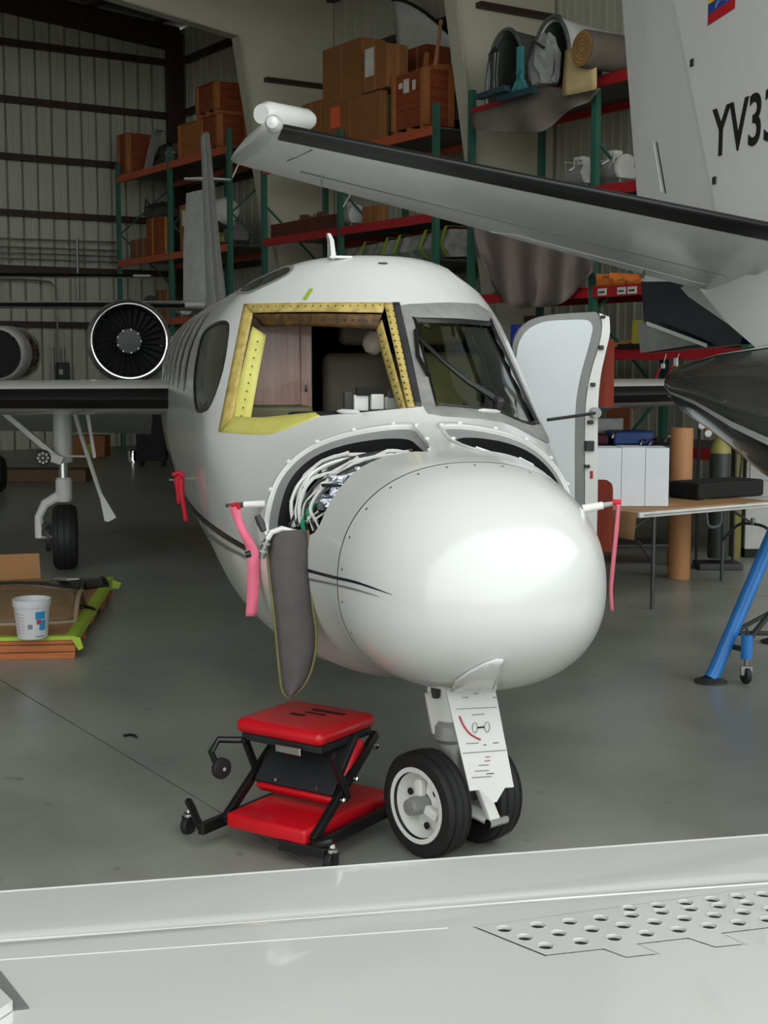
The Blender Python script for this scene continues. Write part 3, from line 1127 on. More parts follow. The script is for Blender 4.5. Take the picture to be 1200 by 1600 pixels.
for (x, y) in ((601, 411), (596, 411)):
    c_ = np.array(hit([(x, y)]))
    MB().lathe([(0.016, 0), (0.014, 0.003)], skin(c_[:, 0], c_[:, 1], -0.001)[0], (0, -.2, 1), n=12).build('vent_port', m_charcoal, jet)

# --- wings, tail, engine
def airfoil(n=16, t=0.12):
    xs = [(1 - math.cos(pi * i / n)) / 2 for i in range(n + 1)]
    th = [5 * t * (0.2969 * math.sqrt(x) - 0.126 * x - 0.3516 * x * x + 0.2843 * x ** 3 - 0.1036 * x ** 4) for x in xs]
    up = [(x, y * 1.05) for x, y in zip(xs, th)]
    dn = [(x, -y * 0.95) for x, y in zip(xs, th)]
    return up[::-1] + dn[1:-1]          # TE -> LE over the top, back underneath


def wing_mesh(name, secs, mat, parent, n=16, sel=None, infl=1.0, vert=False, smooth=True):
    """secs: (LE point, chord vector, thickness ratio); vert: thickness along x instead of z"""
    rings = []
    for (le, ch, t) in secs:
        le, ch = Vector(le), Vector(ch)
        c = ch.length
        nrm = Vector((1, 0, 0)) if vert else Vector((0, 0, 1))
        nrm = (nrm - ch.normalized() * nrm.dot(ch.normalized())).normalized()
        pts = airfoil(n, t)
        if sel:
            pts = [p for p in pts if p[0] <= sel]
        rings.append([le + ch * x + nrm * (y * c * infl) + (ch * (-(infl - 1) * 0.02)) for x, y in pts])
    mb = MB().loft(rings, close=(sel is None), cap=(sel is None))
    return mb.build(name, mat, parent, smooth=smooth, angle=0.7)


for sg in (-1, 1):
    zz = 1.60
    secs = [((sg * .55, 5.55, zz), (0, 2.9, -.03), .10), ((sg * 2.2, 5.75, zz + .0), (0, 2.4, -.03), .115), ((sg * 4.2, 6.05, zz + .02), (0, 1.9, -.02), .12), ((sg * 6.3, 6.35, zz + .05), (0, 1.4, 0), .12)]
    wv = wing_mesh('wing', secs, m_white, jet)
    wing_mesh('deice_boot', [((x * (1 if abs(x) > .6 else 1.42), y, z), c_, t) for (x, y, z), c_, t in secs], m_black, wv, sel=0.045, infl=1.03)
    MB().lathe([(0.001, -.9), (.12, -.7), (.24, -.2), (.27, .5), (.26, 1.2), (.15, 2.0), (.001, 2.6)], (sg * 6.45, 6.5, zz + .06), (0, 1, 0), n=20).build('tip_tank', m_white, jet, smooth=True)
    wing_mesh('flap', [((sg * .9, 8.25, zz - .14), (0, .75, -.30), .12), ((sg * 3.6, 7.9, zz - .10), (0, .55, -.22), .12)], M('grey_flap_paint', (178, 182, 180), .3), jet)
for sg in (-1, 1):
    cx, cz, s0 = sg * 1.08, 2.11, 10.2
    e = empty('engine', parent=jet, label='turbofan engine with polished intake lip')
    MB().lathe([(.405, 0), (.43, .03), (.452, .12), (.467, .4), (.468, .9), (.44, 1.6), (.36, 2.3), (.27, 2.6), (.25, 2.6)], (cx, s0, cz), (0, 1, 0), n=48, cap=False).build('nacelle', M('nacelle_dark_paint', (92, 92, 90), .25, coat=.4), e, smooth=True)
    MB().lathe([(.395, .045), (.388, .012), (.395, -.006), (.408, -.008), (.42, .006), (.428, .03)], (cx, s0, cz), (0, 1, 0), n=64, cap=False).build('intake_lip', m_chrome, e, smooth=True)
    MB().lathe([(.394, .04), (.375, .12), (.37, .42)], (cx, s0, cz), (0, 1, 0), n=48, cap=False).build('intake_duct', m_charcoal, e, smooth=True)
    MB().lathe([(.37, .40), (.001, .41)], (cx, s0, cz), (0, 1, 0), n=48).build('fan_backplate', m_dark, e)
    bl = None
    for k in range(28):
        if bl is None:
            prof = []
            mbb = MB()
            A_ = [(.0, -.035, .13), (.0, .035, .13), (.0, .055, .36), (.0, -.02, .365)]
            mbb.add([(-.02, .03, .13), (.02, -.03, .13), (.035, -.015, .365), (-.03, .03, .365), (-.015, .036, .13), (.025, -.026, .13), (.04, -.01, .365), (-.025, .036, .365)],
                    [(0, 1, 2, 3), (7, 6, 5, 4), (0, 4, 5, 1), (1, 5, 6, 2), (2, 6, 7, 3), (3, 7, 4, 0)])
            bl = mbb.build('fan_blade', M('fan_titanium', (70, 70, 70), .35, metal=.7), e)
            b_ = bl
        else:
            b_ = shared('fan_blade', bl, e, (0, 0, 0))
        b_.location = (cx, s0 + .26, cz)
        b_.rotation_euler = (0, 2 * pi * k / 28, 0)
    sp = MB().lathe([(.145, .3), (.145, .2), (.13, .185), (.001, .178)], (cx, s0, cz), (0, 1, 0), n=32).build('spinner', M('spinner_black', (34, 34, 34), .45), e, smooth=True)
    for k in range(9):
        a = 2 * pi * k / 9
        MB().lathe([(.009, 0), (.009, -.012), (.001, -.014)], (cx + .128 * math.cos(a), s0 + .19, cz + .128 * math.sin(a)), (0, 1, 0), n=8).build('spinner_bolt', m_wheel, sp)
    MB().box((sg * .45 if sg > 0 else -.75, s0 + .35, cz - .1), (sg * .45 if sg < 0 else .75, s0 + 1.8, cz + .06)).build('pylon', m_white, e, bevel=.04)
wing_mesh('vertical_fin', [((0, 11.0, 2.25), (0, 2.6, 0), .09), ((0, 12.0, 3.2), (0, 1.95, 0), .09), ((0, 13.35, 4.85), (0, 1.1, 0), .09)], M('fin_grey_paint', (196, 197, 194), .3), jet, vert=True)
rdm = wing_mesh('rudder', [((-.02, 13.0, 2.62), (-.30, .72, 0), .10), ((-.02, 13.62, 3.5), (-.26, .6, 0), .10), ((-.01, 14.05, 4.2), (-.2, .45, 0), .10)], M('fin_grey_paint', (196, 197, 194)), jet, vert=True)
wing_mesh('fin_leading_edge', [((0, 10.96, 2.3), (0, 2.6, 0), .09), ((0, 11.98, 3.2), (0, 1.95, 0), .09), ((0, 13.33, 4.85), (0, 1.1, 0), .09)], m_alu, jet, vert=True, sel=.05, infl=1.03)
for sg in (-1, 1):
    wing_mesh('fin_antenna', [((sg * .03, 13.2, 4.25), (0, .3, 0), .12), ((sg * .3, 13.3, 4.25), (0, .2, 0), .12)], m_white, jet)
    st = wing_mesh('stabilizer', [((sg * .1, 12.6, 2.60), (0, 1.3, 0), .10), ((sg * 3.3, 13.5, 2.62), (0, .8, 0), .10)], m_white, jet)
    wing_mesh('deice_boot', [((sg * .35, 12.67, 2.60), (0, 1.26, 0), .10), ((sg * 3.3, 13.5, 2.62), (0, .8, 0), .10)], m_black, st, sel=.06, infl=1.04)

# --- landing gear
def tyre_prof(R, W, rr):
    return [(rr, -W * .36), (rr + .012, -W * .44), (R * .80, -W * .50), (R * .92, -W * .46), (R * .98, -W * .34), (R, -W * .16), (R, W * .16), (R * .98, W * .34), (R * .92, W * .46), (R * .80, W * .50), (rr + .012, W * .44), (rr, W * .36)]


def main_gear(sg):
    g = empty('main_gear', parent=jet)
    l, s = sg * 1.72, 7.75
    R = .295
    wc = (l, s, R)
    t = MB().lathe(tyre_prof(R, .22, .16), wc, (1, 0, 0), n=40, cap=False).build('main_tyre', m_tyre, g, smooth=True)
    for gx in (-.055, 0, .055):
        MB().lathe([(R + .001, gx - .006), (R + .0015, gx), (R + .001, gx + .006)], wc, (1, 0, 0), n=40, cap=False).build('tread_groove', m_dark, t)
    MB().lathe([(.001, -.07), (.15, -.08), (.165, -.1), (.165, .1), (.15, .08), (.001, .07)], wc, (1, 0, 0), n=24).build('main_rim', m_wheel, g, smooth=True)
    MB().lathe([(.13, -.02), (.13, .02)], (l + sg * .15, s, R), (1, 0, 0), n=20).build('brake_disc', m_charcoal, g)
    for k in range(4):
        a = .5 + k * .8
        MB().cbox((l + sg * .17, s - .11 * math.cos(a), R + .11 * math.sin(a)), (.07, .05, .05)).build('brake_caliper', m_charcoal, g, bevel=.006)
    MB().tube([(l, s - .02, 1.46), (l, s - .02, .98)], .085, 16).build('strut_cylinder', m_wheel, g, smooth=True)
    MB().tube([(l, s - .02, .98), (l, s - .02, .74)], .045, 12).build('strut_piston', m_chrome, g, smooth=True)
    MB().lathe([(.06, 0), (.075, .03), (.075, .2), (.06, .22)], (l, s - .02, .62), (0, 0, 1), n=16).build('strut_collar', m_wheel, g, smooth=True)
    MB().tube([(l, s - .02, .70), (l + sg * .17, s - .01, .60), (l + sg * .23, s, .48), (l + sg * .22, s, R)], [.05, .045, .04, .05], 10).build('axle_fork', m_wheel, g, smooth=True)
    MB().tube([(l, s, R), (l + sg * .24, s, R)], .04, 12).build('axle', m_steel, g, smooth=True)
    MB().bar((l + sg * .52, s - .1, 1.45), (l + sg * .05, s - .12, 1.03), .09, .05).build('side_brace', m_wheel, g, bevel=.008)
    MB().bar((l + sg * .15, s - .12, 1.05), (l, s - .12, 1.0), .12, .08).build('brace_clevis', m_wheel, g, bevel=.008)
    lt = MB().lathe([(.07, .04), (.075, 0), (.07, -.02), (.06, -.024)], (l + sg * .17, s - .16, 1.03), (0, 1, 0), n=20).build('taxi_light', m_charcoal, g, smooth=True)
    for k in range(9):
        a = 2 * pi * k / 8
        rr_ = 0 if k == 8 else .042
        MB().lathe([(.013, 0), (.010, -.008)], (l + sg * .17 + rr_ * math.cos(a), s - .184, 1.03 + rr_ * math.sin(a)), (0, 1, 0), n=8).build('lamp_lens', m_wheel, lt)
    MB().tube([(l - sg * .1, s - .05, 1.47), (l - sg * .17, s - .05, 1.2), (l - sg * .33, s - .05, .66)], .02, 8).build('door_rod', m_wheel, g, smooth=True)
    MB().prism([(l - sg * .31, s - .07, .70), (l - sg * .34, s - .07, .69), (l - sg * .46, s - .07, .47), (l - sg * .39, s - .07, .43), (l - sg * .355, s - .07, .44)], (0, .03, 0)).build('door_hook', m_wheel, g)
    MB().tube([(l - sg * .02, s - .1, 1.04), (l - sg * .22, s - .06, 1.03)], .01, 6).build('link_rod', m_wheel, g)
    MB().bar((l - sg * .22, s - .1, 1.46), (l - sg * .28, s - .1, 1.02), .012, .03).build('door_link', m_wheel, g)


main_gear(-1)
main_gear(1)

# nose gear: steered so the wheels point to the right of the camera
ng = empty('nose_gear', parent=jet)
ST = math.radians(29)          # steer
fx = Vector((math.sin(ST), -math.cos(ST), 0))     # rolling direction
axd = Vector((math.cos(ST), math.sin(ST), 0))     # axle
RN, WN = .205, .125
hub = Vector((0.0, .0, RN))
for sg in (-1, 1):
    c_ = hub + axd * (sg * .135)
    wl = empty('nose_wheel', parent=ng)
    MB().lathe(tyre_prof(RN, WN, .125), c_, axd, n=48, cap=False).build('tyre', m_tyre, wl, smooth=True)
    for gx in (-.035, .0, .035):
        MB().lathe([(RN + .0006, gx - .004), (RN + .001, gx), (RN + .0006, gx + .004)], c_, axd, n=48, cap=False).build('tread_groove', m_dark, wl)
    rm = MB().lathe([(.128, .058 * sg), (.146, .060 * sg), (.150, .052 * sg), (.128, .047 * sg), (.112, .02 * sg), (.104, -.01 * sg), (.05, .012 * sg), (.04, .012 * sg), (.04, -.03 * sg)], c_, axd, n=48, cap=False).build('rim', m_wheel, wl, smooth=True)
    MB().lathe([(.034, -.02 * sg), (.036, .075 * sg), (.030, .095 * sg), (.0, .096 * sg)], c_, axd, n=20).build('hub_cap', m_alu, wl, smooth=True)
    up_ = Vector((0, 0, 1))
    for k in range(3):
        a = math.radians(100 + 120 * k)
        d_ = fx * math.cos(a) + up_ * math.sin(a)
        MB().bar(c_ + axd * (sg * .03) + d_ * .03, c_ + axd * (sg * .022) + d_ * .095, .04, .03, up=tuple(axd)).build('spoke', m_wheel, wl, bevel=.008)
        d2 = fx * math.cos(a + 1.05) + up_ * math.sin(a + 1.05)
        MB().lathe([(.014, 0), (.014, .006)], c_ + axd * (sg * .012) + d2 * .085, axd * sg, n=10).build('rim_hole', m_dark, wl)
MB().tube([hub - axd * .12, hub + axd * .12], .03, 14).build('axle', m_steel, ng, smooth=True)
MB().tube([hub + Vector((0, 0, 0)), hub + Vector((-.01, .0, .28))], .05, 14).build('strut_piston', m_alu, ng, smooth=True)
MB().tube([Vector((-.01, 0, .44)), Vector((-.02, .02, .80))], .055, 14).build('strut_cylinder', m_wheel, ng, smooth=True)
MB().lathe([(.05, 0), (.07, .02), (.07, .07), (.055, .09)], (-.01, 0, .42), (0, 0, 1), n=16).build('strut_collar', m_alu, ng, smooth=True)
tl = fx
p_ = hub + Vector((0, 0, .20)) + tl * .07
q_ = hub + tl * .20 + axd * .03 + Vector((0, 0, -.06))
MB().bar(p_, q_, .05, .03, up=tuple(fx)).build('torque_link', m_wheel, ng, bevel=.008)
MB().tube([q_ - axd * .035, q_ + axd * .06], .018, 10).build('torque_pin', m_chrome, ng, smooth=True)
MB().bar(q_ + Vector((0, 0, .0)), hub + tl * .06 + Vector((0, 0, -.03)), .045, .03, up=tuple(fx)).build('torque_link', m_wheel, ng, bevel=.008)
MB().tube([Vector((-.09, .02, .78)), Vector((-.085, .01, .56)), Vector((-.06, 0, .47))], .014, 8).build('hydraulic_line', m_wheel, ng, smooth=True)
MB().cbox((-.075, .0, .66), (.03, .07, .12)).build('steering_actuator', m_charcoal, ng, bevel=.008)
MB().bar((-.09, 0, .62), (-.06, 0, .46), .03, .05).build('steering_arm', m_wheel, ng, bevel=.006)
MB().cbox((-.10, .02, .76), (.06, .06, .10)).build('gear_bracket', m_wheel, ng, bevel=.006)

# gear door: two plates with a hinge, printed placards
YD0, YD1 = 4.83, 4.72
gdr = empty('gear_door', parent=ng, label='white hinged gear door with printed towing placard')


def dpt(px, py, extra=0.0):
    f = (py - 1075) / 180.0
    return jl(at(px, py, YD0 + (YD1 - YD0) * f - extra))


lower = [(697, 1079), (773, 1073), (803, 1230), (789, 1231), (776, 1253), (771, 1254), (749, 1234), (734, 1236)]
MB().prism([dpt(*p) for p in lower], (0, .012, 0)).build('door_plate', m_white, gdr)
up_px = [(704, 1075), (712, 1060), (735, 1045), (758, 1033), (776, 1027), (786, 1028), (779, 1045), (771, 1071)]
patch('hinge_plate', hit(dens(up_px, 3)), [], m_white, gdr, off=0.014, step=(0.03, 0.05), solid=.01)
MB().tube([dpt(699, 1076, .004), dpt(772, 1071, .004)], .005, 8).build('door_hinge', m_alu, gdr)
for a, b, w_, mt in (((713, 1108), (776, 1105), .0018, m_greystripe), ((723, 1177), (791, 1172), .0022, m_greystripe)):
    MB().bar(dpt(*a, .002), dpt(*b, .002), .002, w_).build('placard_line', mt, gdr)
arc = [dpt(x, y, .003) for x, y in spline([(718, 1119), (724, 1133), (735, 1147), (751, 1156)], 4)]
MB().tube(arc, .0035, 6).build('placard_arc', m_reddecal, gdr)
for (x, y) in ((742, 1137), (761, 1136)):
    ell = [dpt(x + 4 * math.cos(a), y + 8 * math.sin(a), .003) for a in np.linspace(0, 2 * pi, 14)]
    MB().tube(ell, .0014, 4, cap=False).build('placard_wheel', m_greystripe, gdr)
MB().tube([dpt(746, 1137, .003), dpt(757, 1136, .003)], .003, 5).build('placard_axle', m_decal, gdr)
for (x0, y0, ln, mt) in ((737, 1117, 20, m_greystripe), (758, 1183, 8, m_reddecal), (757, 1189, 9, m_reddecal), (748, 1196, 16, m_greystripe), (742, 1205, 22, m_greystripe), (760, 1209, 12, m_decal), (755, 1164, 5, m_decal), (770, 1161, 9, m_decal), (738, 1215, 30, m_greystripe), (728, 1162, 20, m_greystripe), (722, 1090, 10, m_greystripe), (740, 1084, 8, m_greystripe), (770, 1090, 5, m_charcoal)):
    MB().bar(dpt(x0, y0, .002), dpt(x0 + ln, y0 - ln * .06, .002), .002, .0024).build('placard_text', mt, gdr)
for sx in (712, 755):
    MB().bar(dpt(sx, 1077, .006), dpt(sx + 13, 1076, .006), .004, .006).build('hinge_pin', m_charcoal, gdr)

# --- pitot tubes and probes on the skin
def probe(px0, px1, Yoff, name, rr, mat, tipmat):
    L = np.array(hit([px0]))
    a = Vector(skin(L[:, 0], L[:, 1])[0])
    wa = JN + Matrix.Rotation(JA, 3, 'Z') @ a
    b = jl(at(px1[0], px1[1], wa.y + Yoff))
    e = empty(name, parent=jet)
    m_ = a.lerp(b, .55)
    MB().tube([a, m_], [rr * 1.1, rr], 10).build('probe_mast', mat, e, smooth=True)
    MB().tube([m_, b], [rr * .8, rr * .5], 10).build('probe_tip', tipmat, e, smooth=True)
    return Matrix.Rotation(JA, 3, 'Z') @ b + JN


P_L = probe((414, 787), (352, 790), -.02, 'pitot_tube', .014, m_wheel, m_charcoal)
P_R = probe((928, 783), (968, 785), .0, 'pitot_tube', .014, m_wheel, m_alu)
P_S = probe((303, 748), (264, 750), -.05, 'angle_vane', .007, m_alu, m_alu)

# --- open cabin door, seen edge-on past the windshield
YC = 7.6
cdoor = empty('cabin_door', parent=jet, label='open cabin door with grey seal band and latches')


def jp(px, py, Y):
    return jl(at(px, py, Y))


def plate(pts, Y, dep, name, mat, parent, bevel=0.0):
    return MB().prism([jp(x, y, Y) for x, y in pts], (0, dep, 0)).build(name, mat, parent, bevel=bevel)


outer = spline([(800, 560), (803, 532), (815, 511), (837, 497), (870, 491), (918, 488), (933, 489), (940, 507), (935, 540), (923, 580), (915, 625), (913, 680), (913, 760), (912, 860)], 4) + [(800, 860)]
inner = spline([(806, 562), (811, 535), (825, 515), (850, 503), (885, 500), (916, 500), (925, 508), (925, 520), (918, 548), (907, 588), (900, 630), (898, 690), (898, 770), (897, 858)], 4) + [(806, 858)]
plate(outer, YC, .03, 'door_seal_band', m_seal, cdoor)
plate(inner, YC - .012, .02, 'door_panel', m_bluegrey, cdoor)
ea = spline([(936, 489), (941, 508), (936, 540), (924, 580), (916, 625), (914, 680), (914, 760), (913, 860)], 4)
eb = spline([(952, 495), (953, 520), (947, 548), (939, 585), (935, 628), (934, 680), (934, 760), (932, 860)], 4)
mb = MB().loft([[jp(x, y, YC - .005), jp(x2, y2, YC + .0), jp(x2, y2, YC + .1), jp(x, y, YC + .1)] for (x, y), (x2, y2) in zip(ea, eb)])
mb.build('door_edge', m_white, cdoor)
for (x, y, w_, h_) in ((941, 543, 7, 7), (928, 601, 7, 6), (924, 660, 9, 6), (923, 697, 14, 16), (919, 729, 8, 5), (944, 495, 6, 5)):
    a, c = jp(x - w_ / 2, y + h_ / 2, YC - .03), jp(x + w_ / 2, y - h_ / 2, YC - .03)
    MB().box((a.x, a.y, a.z), (c.x, a.y + .04, c.z)).build('door_latch', m_charcoal, cdoor, bevel=.004)
a, c = jp(922, 748, YC - .008), jp(927, 736, YC - .008)
MB().box((a.x, a.y, a.z), (c.x, a.y + .006, c.z)).build('warning_sticker', m_reddecal, cdoor)
m_lining = M('red_mahogany_lining', (134, 50, 28), 0.5, rgb2=(108, 38, 22), scale=5, stretch=(7, 7, .6), spec=.2)
plate(spline([(950, 530), (958, 531), (960, 540)], 4) + [(959, 628)] + spline([(959, 630), (956, 637), (936, 635)], 3) + [(938, 575)], YC + .14, .03, 'door_lining', m_lining, cdoor)
plate([(931, 750)] + spline([(948, 750), (956, 756), (958, 766)], 3) + [(957, 862), (931, 862)], YC + .14, .03, 'door_lining', m_lining, cdoor)
MB().tube([jp(856, 656, 7.2), jp(900, 650, 7.4), jp(932, 645, YC - .03)], .009, 8).build('door_stay', m_charcoal, cdoor, smooth=True)
MB().lathe([(.03, -.02), (.03, .02)], jp(930, 645, YC - .03), (0, 1, 0), n=12).build('stay_bracket', m_alu, cdoor)
# ---------------------------------------------------------------- second jet: its tail stands at the right, its wing fills the foreground
BA = math.radians(13.0)
BN = Vector((2.01, 9.3, 0.0))
jet2 = empty('business_jet', BN, BA, 'white jet with black tail boot and flag on its fin, perforated wing panel in front', 'airplane')
BR = Matrix.Rotation(-BA, 3, 'Z')


def bl2(p):
    return BR @ (Vector(p) - BN)


def B_(px, py, Y):
    return bl2(at(px, py, Y))


def on_fin(px, py, off=0.0):
    """pixel -> point of the fin's centre plane (local x = off)"""
    O = bl2(CAM)
    D = BR @ (at(px, py, 1.0) - CAM)
    t = (off - O.x) / D.x
    return O + D * t


m_grey2 = M('pale_grey_underside_paint', (222, 224, 221), 0.25, var=0.03, coat=.2)
m_finw = M('fin_white_paint', (232, 233, 230), 0.25, var=0.015, coat=.3)
# fin and rudder: symmetrical slabs about the centre plane, thick in front, thin at the trailing edge
TH = 0.055


def slab(name, pts, mat, th0=TH, te=None, parent=jet2):
    """pts on the fin plane (pixels); te: set of indices that lie on the thin trailing edge"""
    te = te or ()
    c = [on_fin(*p) for p in pts]
    A = [Vector((-(.006 if i in te else th0), p.y, p.z)) for i, p in enumerate(c)]
    Bv = [Vector(((.006 if i in te else th0), p.y, p.z)) for i, p in enumerate(c)]
    n = len(c)
    mb = MB()
    mb.add(A + Bv, [tuple(range(n)), tuple(range(2 * n - 1, n - 1, -1))] + [(i, n + i, n + (i + 1) % n, (i + 1) % n) for i in range(n)])
    return mb.build(name, mat, parent)


rud = slab('rudder', [(960, -120), (1030, -120), (1066, 0), (1098, 160), (1133, 330), (1160, 440), (1005, 440), (996, 300), (990, 225), (973, 0)], m_finw, te=(0, 6, 7, 8, 9))
MB().bar(on_fin(1041, -80, -.06), on_fin(1133, 322, -.06), .012, .012).build('hinge_cover', m_grey2, rud)
fin = slab('vertical_fin', [(1036, -120), (1500, -300), (1500, 470), (1168, 470), (1136, 330), (1101, 160), (1069, 0)], m_finw, th0=.075)
tab = slab('trim_tab', [(997, 226), (1026, 221), (1033, 262), (1039, 300), (1002, 300)], m_finw, th0=.028, te=(0, 4))
m_gap = m_charcoal
MB().bar(on_fin(1026, 222, -.029), on_fin(1040, 302, -.029), .004, .012).build('tab_gap', m_gap, rud)
for (x, y) in ((1083, 98), (1118, 282)):
    MB().cbox(on_fin(x, y, -.07), (.03, .05, .05)).build('hinge_fitting', m_charcoal, rud, bevel=.008)
low = slab('rudder_foot', [(1003, 440), (1165, 440), (1178, 505), (1170, 538), (1010, 552)], m_navy, te=(0, 4))
lw = slab('rudder_stripe', [(1009, 503), (1013, 505), (1104, 538), (1012, 551)], M('lower_rudder_grey', (150, 150, 148), .3), th0=.058, parent=low)
def ribbon2(name, px, wpx, mat, off=-.075, parent=low):
    A_ = []
    for (x, y) in px:
        A_.append((on_fin(x, y - wpx / 2, off), on_fin(x, y + wpx / 2, off)))
    mb = MB()
    for (p, q) in A_:
        mb.v += [tuple(p), tuple(q), (p.x + .004, p.y, p.z), (q.x + .004, q.y, q.z)]
    for i in range(len(A_) - 1):
        k = 4 * i
        mb.f += [(k, k + 4, k + 5, k + 1), (k + 2, k + 3, k + 7, k + 6), (k, k + 2, k + 6, k + 4), (k + 1, k + 5, k + 7, k + 3)]
    return mb.build(name, mat, parent)
ribbon2('stripe_band', [(1010, 505), (1104, 540)], 6, m_finw, -.07)
wf_ = slab('root_fairing', [(1060, 452), (1110, 440), (1165, 430), (1230, 430), (1230, 560), (1168, 508)], m_finw, th0=.12, te=(0,))
# registration letters and flag on the fin, facing -x
def fin_text(txt, px, py_top, py_bot, shear, mat, wfac):
    cu = bpy.data.curves.new('registration', 'FONT')
    cu.body = txt
    cu.extrude = 0.002
    cu.offset = 0.014
    ob = bpy.data.objects.new('registration_tmp', cu)
    COL.objects.link(ob)
    bpy.context.view_layer.update()
    dg = bpy.context.evaluated_depsgraph_get()
    me = bpy.data.meshes.new_from_object(ob.evaluated_get(dg))
    bpy.data.objects.remove(ob, do_unlink=True)
    o = bpy.data.objects.new('registration_text', me)
    COL.objects.link(o)
    me.materials.clear()
    me.materials.append(mat)
    p0 = on_fin(px, py_bot, -.078)
    p1 = on_fin(px, py_top, -.078)
    h = (p1.z - p0.z) / 0.70
    for v in me.vertices:
        x, y, z = v.co
        # text x runs towards -y (forward), i.e. to the right in the picture
        v.co = (p0.x - z, p0.y - (x * h * wfac - y * h * shear), p0.z + y * h)
    o.parent = jet2
    return o


fin_text('YV33', 1112, 172, 246, -0.02, M('registration_black', (26, 26, 28), .35), 0.90)
fl = empty('flag_decal', parent=jet2, label='yellow blue and red striped flag decal with an arc of stars')
fa = on_fin(1106, 40, -.078)
fb = on_fin(1148, 26, -.078)
ft_ = on_fin(1106, -8, -.078)
du = Vector((0, fb.y - fa.y, 0.02))
hz = ft_.z - fa.z
for k, c in enumerate(((200, 28, 40), (38, 70, 160), (250, 206, 30))):
    p = fa + Vector((0, 0, hz * k / 3))
    MB().prism([p, p + du, p + du + Vector((0, 0, hz / 3)), p + Vector((0, 0, hz / 3))], (-.002, 0, 0)).build('flag_band', M('flag_%d' % k, c, .4, var=.03), fl)
mb = MB()
for k in range(8):
    a = pi * (k + .5) / 8
    c = fa + du * (.5 + .2 * math.cos(a)) + Vector((-.003, 0, hz * (.40 + .17 * math.sin(a))))
    rot = [Vector((0, .010 * math.cos(b + pi / 2) * (1 if j % 2 == 0 else .45), .010 * math.sin(b + pi / 2) * (1 if j % 2 == 0 else .45))) for j, b in enumerate(np.linspace(0, 2 * pi, 10, endpoint=False))]
    MB().prism([c + q for q in rot], (-.001, 0, 0)).build('flag_star', m_white, fl)

# tail cone: dark, with two light bands
m_cone = M('black_tailcone_paint', (26, 26, 27), .22, coat=.4)
m_cone2 = M('grey_tailcone_paint', (74, 75, 72), .25, coat=.4)
ax = []
st_ = [(0.10, 0.06, 1.74), (0.03, .12, 1.735), (-.25, .20, 1.71), (-.8, .30, 1.68), (-1.6, .45, 1.60), (-3.0, .66, 1.48), (-5.0, .76, 1.42), (-9.0, .76, 1.40), (-11.0, .6, 1.30), (-12.2, .3, 1.2), (-12.7, .03, 1.15)]
NS = 40
rings = [[(r * 1.0 * math.sin(2 * pi * k / NS), s, zc + r * .92 * math.cos(2 * pi * k / NS)) for k in range(NS)] for s, r, zc in st_]
def cone_part(name, k0, k1, i0, i1, mat, scale=1.0):
    """fuselage sector k0..k1 (clock index) over stations i0..i1"""
    mb = MB()
    ks = [k % NS for k in range(k0, k1 + 1)]
    for i in range(i0, i1 + 1):
        s, r, zc = st_[i]
        mb.v += [(r * scale * math.sin(2 * pi * k / NS), s, zc + r * scale * .92 * math.cos(2 * pi * k / NS)) for k in ks]
    m_ = len(ks)
    for a in range(i1 - i0):
        for b in range(m_ - 1):
            mb.f.append((a * m_ + b, a * m_ + b + 1, (a + 1) * m_ + b + 1, (a + 1) * m_ + b))
    return mb.build(name, mat, jet2, smooth=True)
cone_part('fuselage', 0, NS, 5, 10, m_finw)
cone_part('tail_cone_belly', 12, 29, 0, 5, m_cone)
cone_part('tail_cone_side', 29, 37, 0, 5, m_cone2)
cone_part('tail_cone_top', 37, 52, 0, 5, m_cone)
for k in (29, 37):
    mb = MB()
    for s, r, zc in st_[1:6]:
        for dk in (-.45, .45):
            a = 2 * pi * (k + dk * .6) / NS
            mb.v.append((r * 1.012 * math.sin(a), s, zc + r * 1.012 * .92 * math.cos(a)))
    mb.f = [(2 * i, 2 * i + 1, 2 * i + 3, 2 * i + 2) for i in range(4)]
    mb.build('pinstripe', m_grey2, jet2, smooth=True)
mb = MB()
MB().tube([(-.09, -.02, 1.66), (-.02, .14, 1.70), (0, .16, 1.73)], [.02, .035, .02], 8).build('tail_light', m_wheel, jet2, smooth=True)

# horizontal stabilizer: tip at upper left, root at the fin
tipLE, tipTE = B_(432, 198, 7.10), B_(372, 257, 8.30)
midLE, midTE = B_(800, 272, 7.30), B_(765, 362, 8.45)
rtLE, rtTE = B_(1215, 354, 7.55), B_(1100, 452, 8.70)
rt2LE, rt2TE = rtLE + (rtLE - midLE) * .5, rtTE + (rtTE - midTE) * .6


def tailplane(name, secs, mat, parent, **k):
    return wing_mesh(name, [(a, b - a, t) for a, b, t in secs], mat, parent, **k)


stab = tailplane('stabilizer', [(tipLE, tipTE, .075), (midLE, midTE, .085), (rtLE, rtTE, .09), (rt2LE, rt2TE, .09)], m_grey2, jet2, n=18)
tailplane('deice_boot', [(tipLE.lerp(midLE, .02), tipTE.lerp(midTE, .02), .085), (midLE, midTE, .095), (rtLE, rtTE, .10), (rt2LE, rt2TE, .10)], m_black, stab, n=30, sel=.125, infl=1.06)
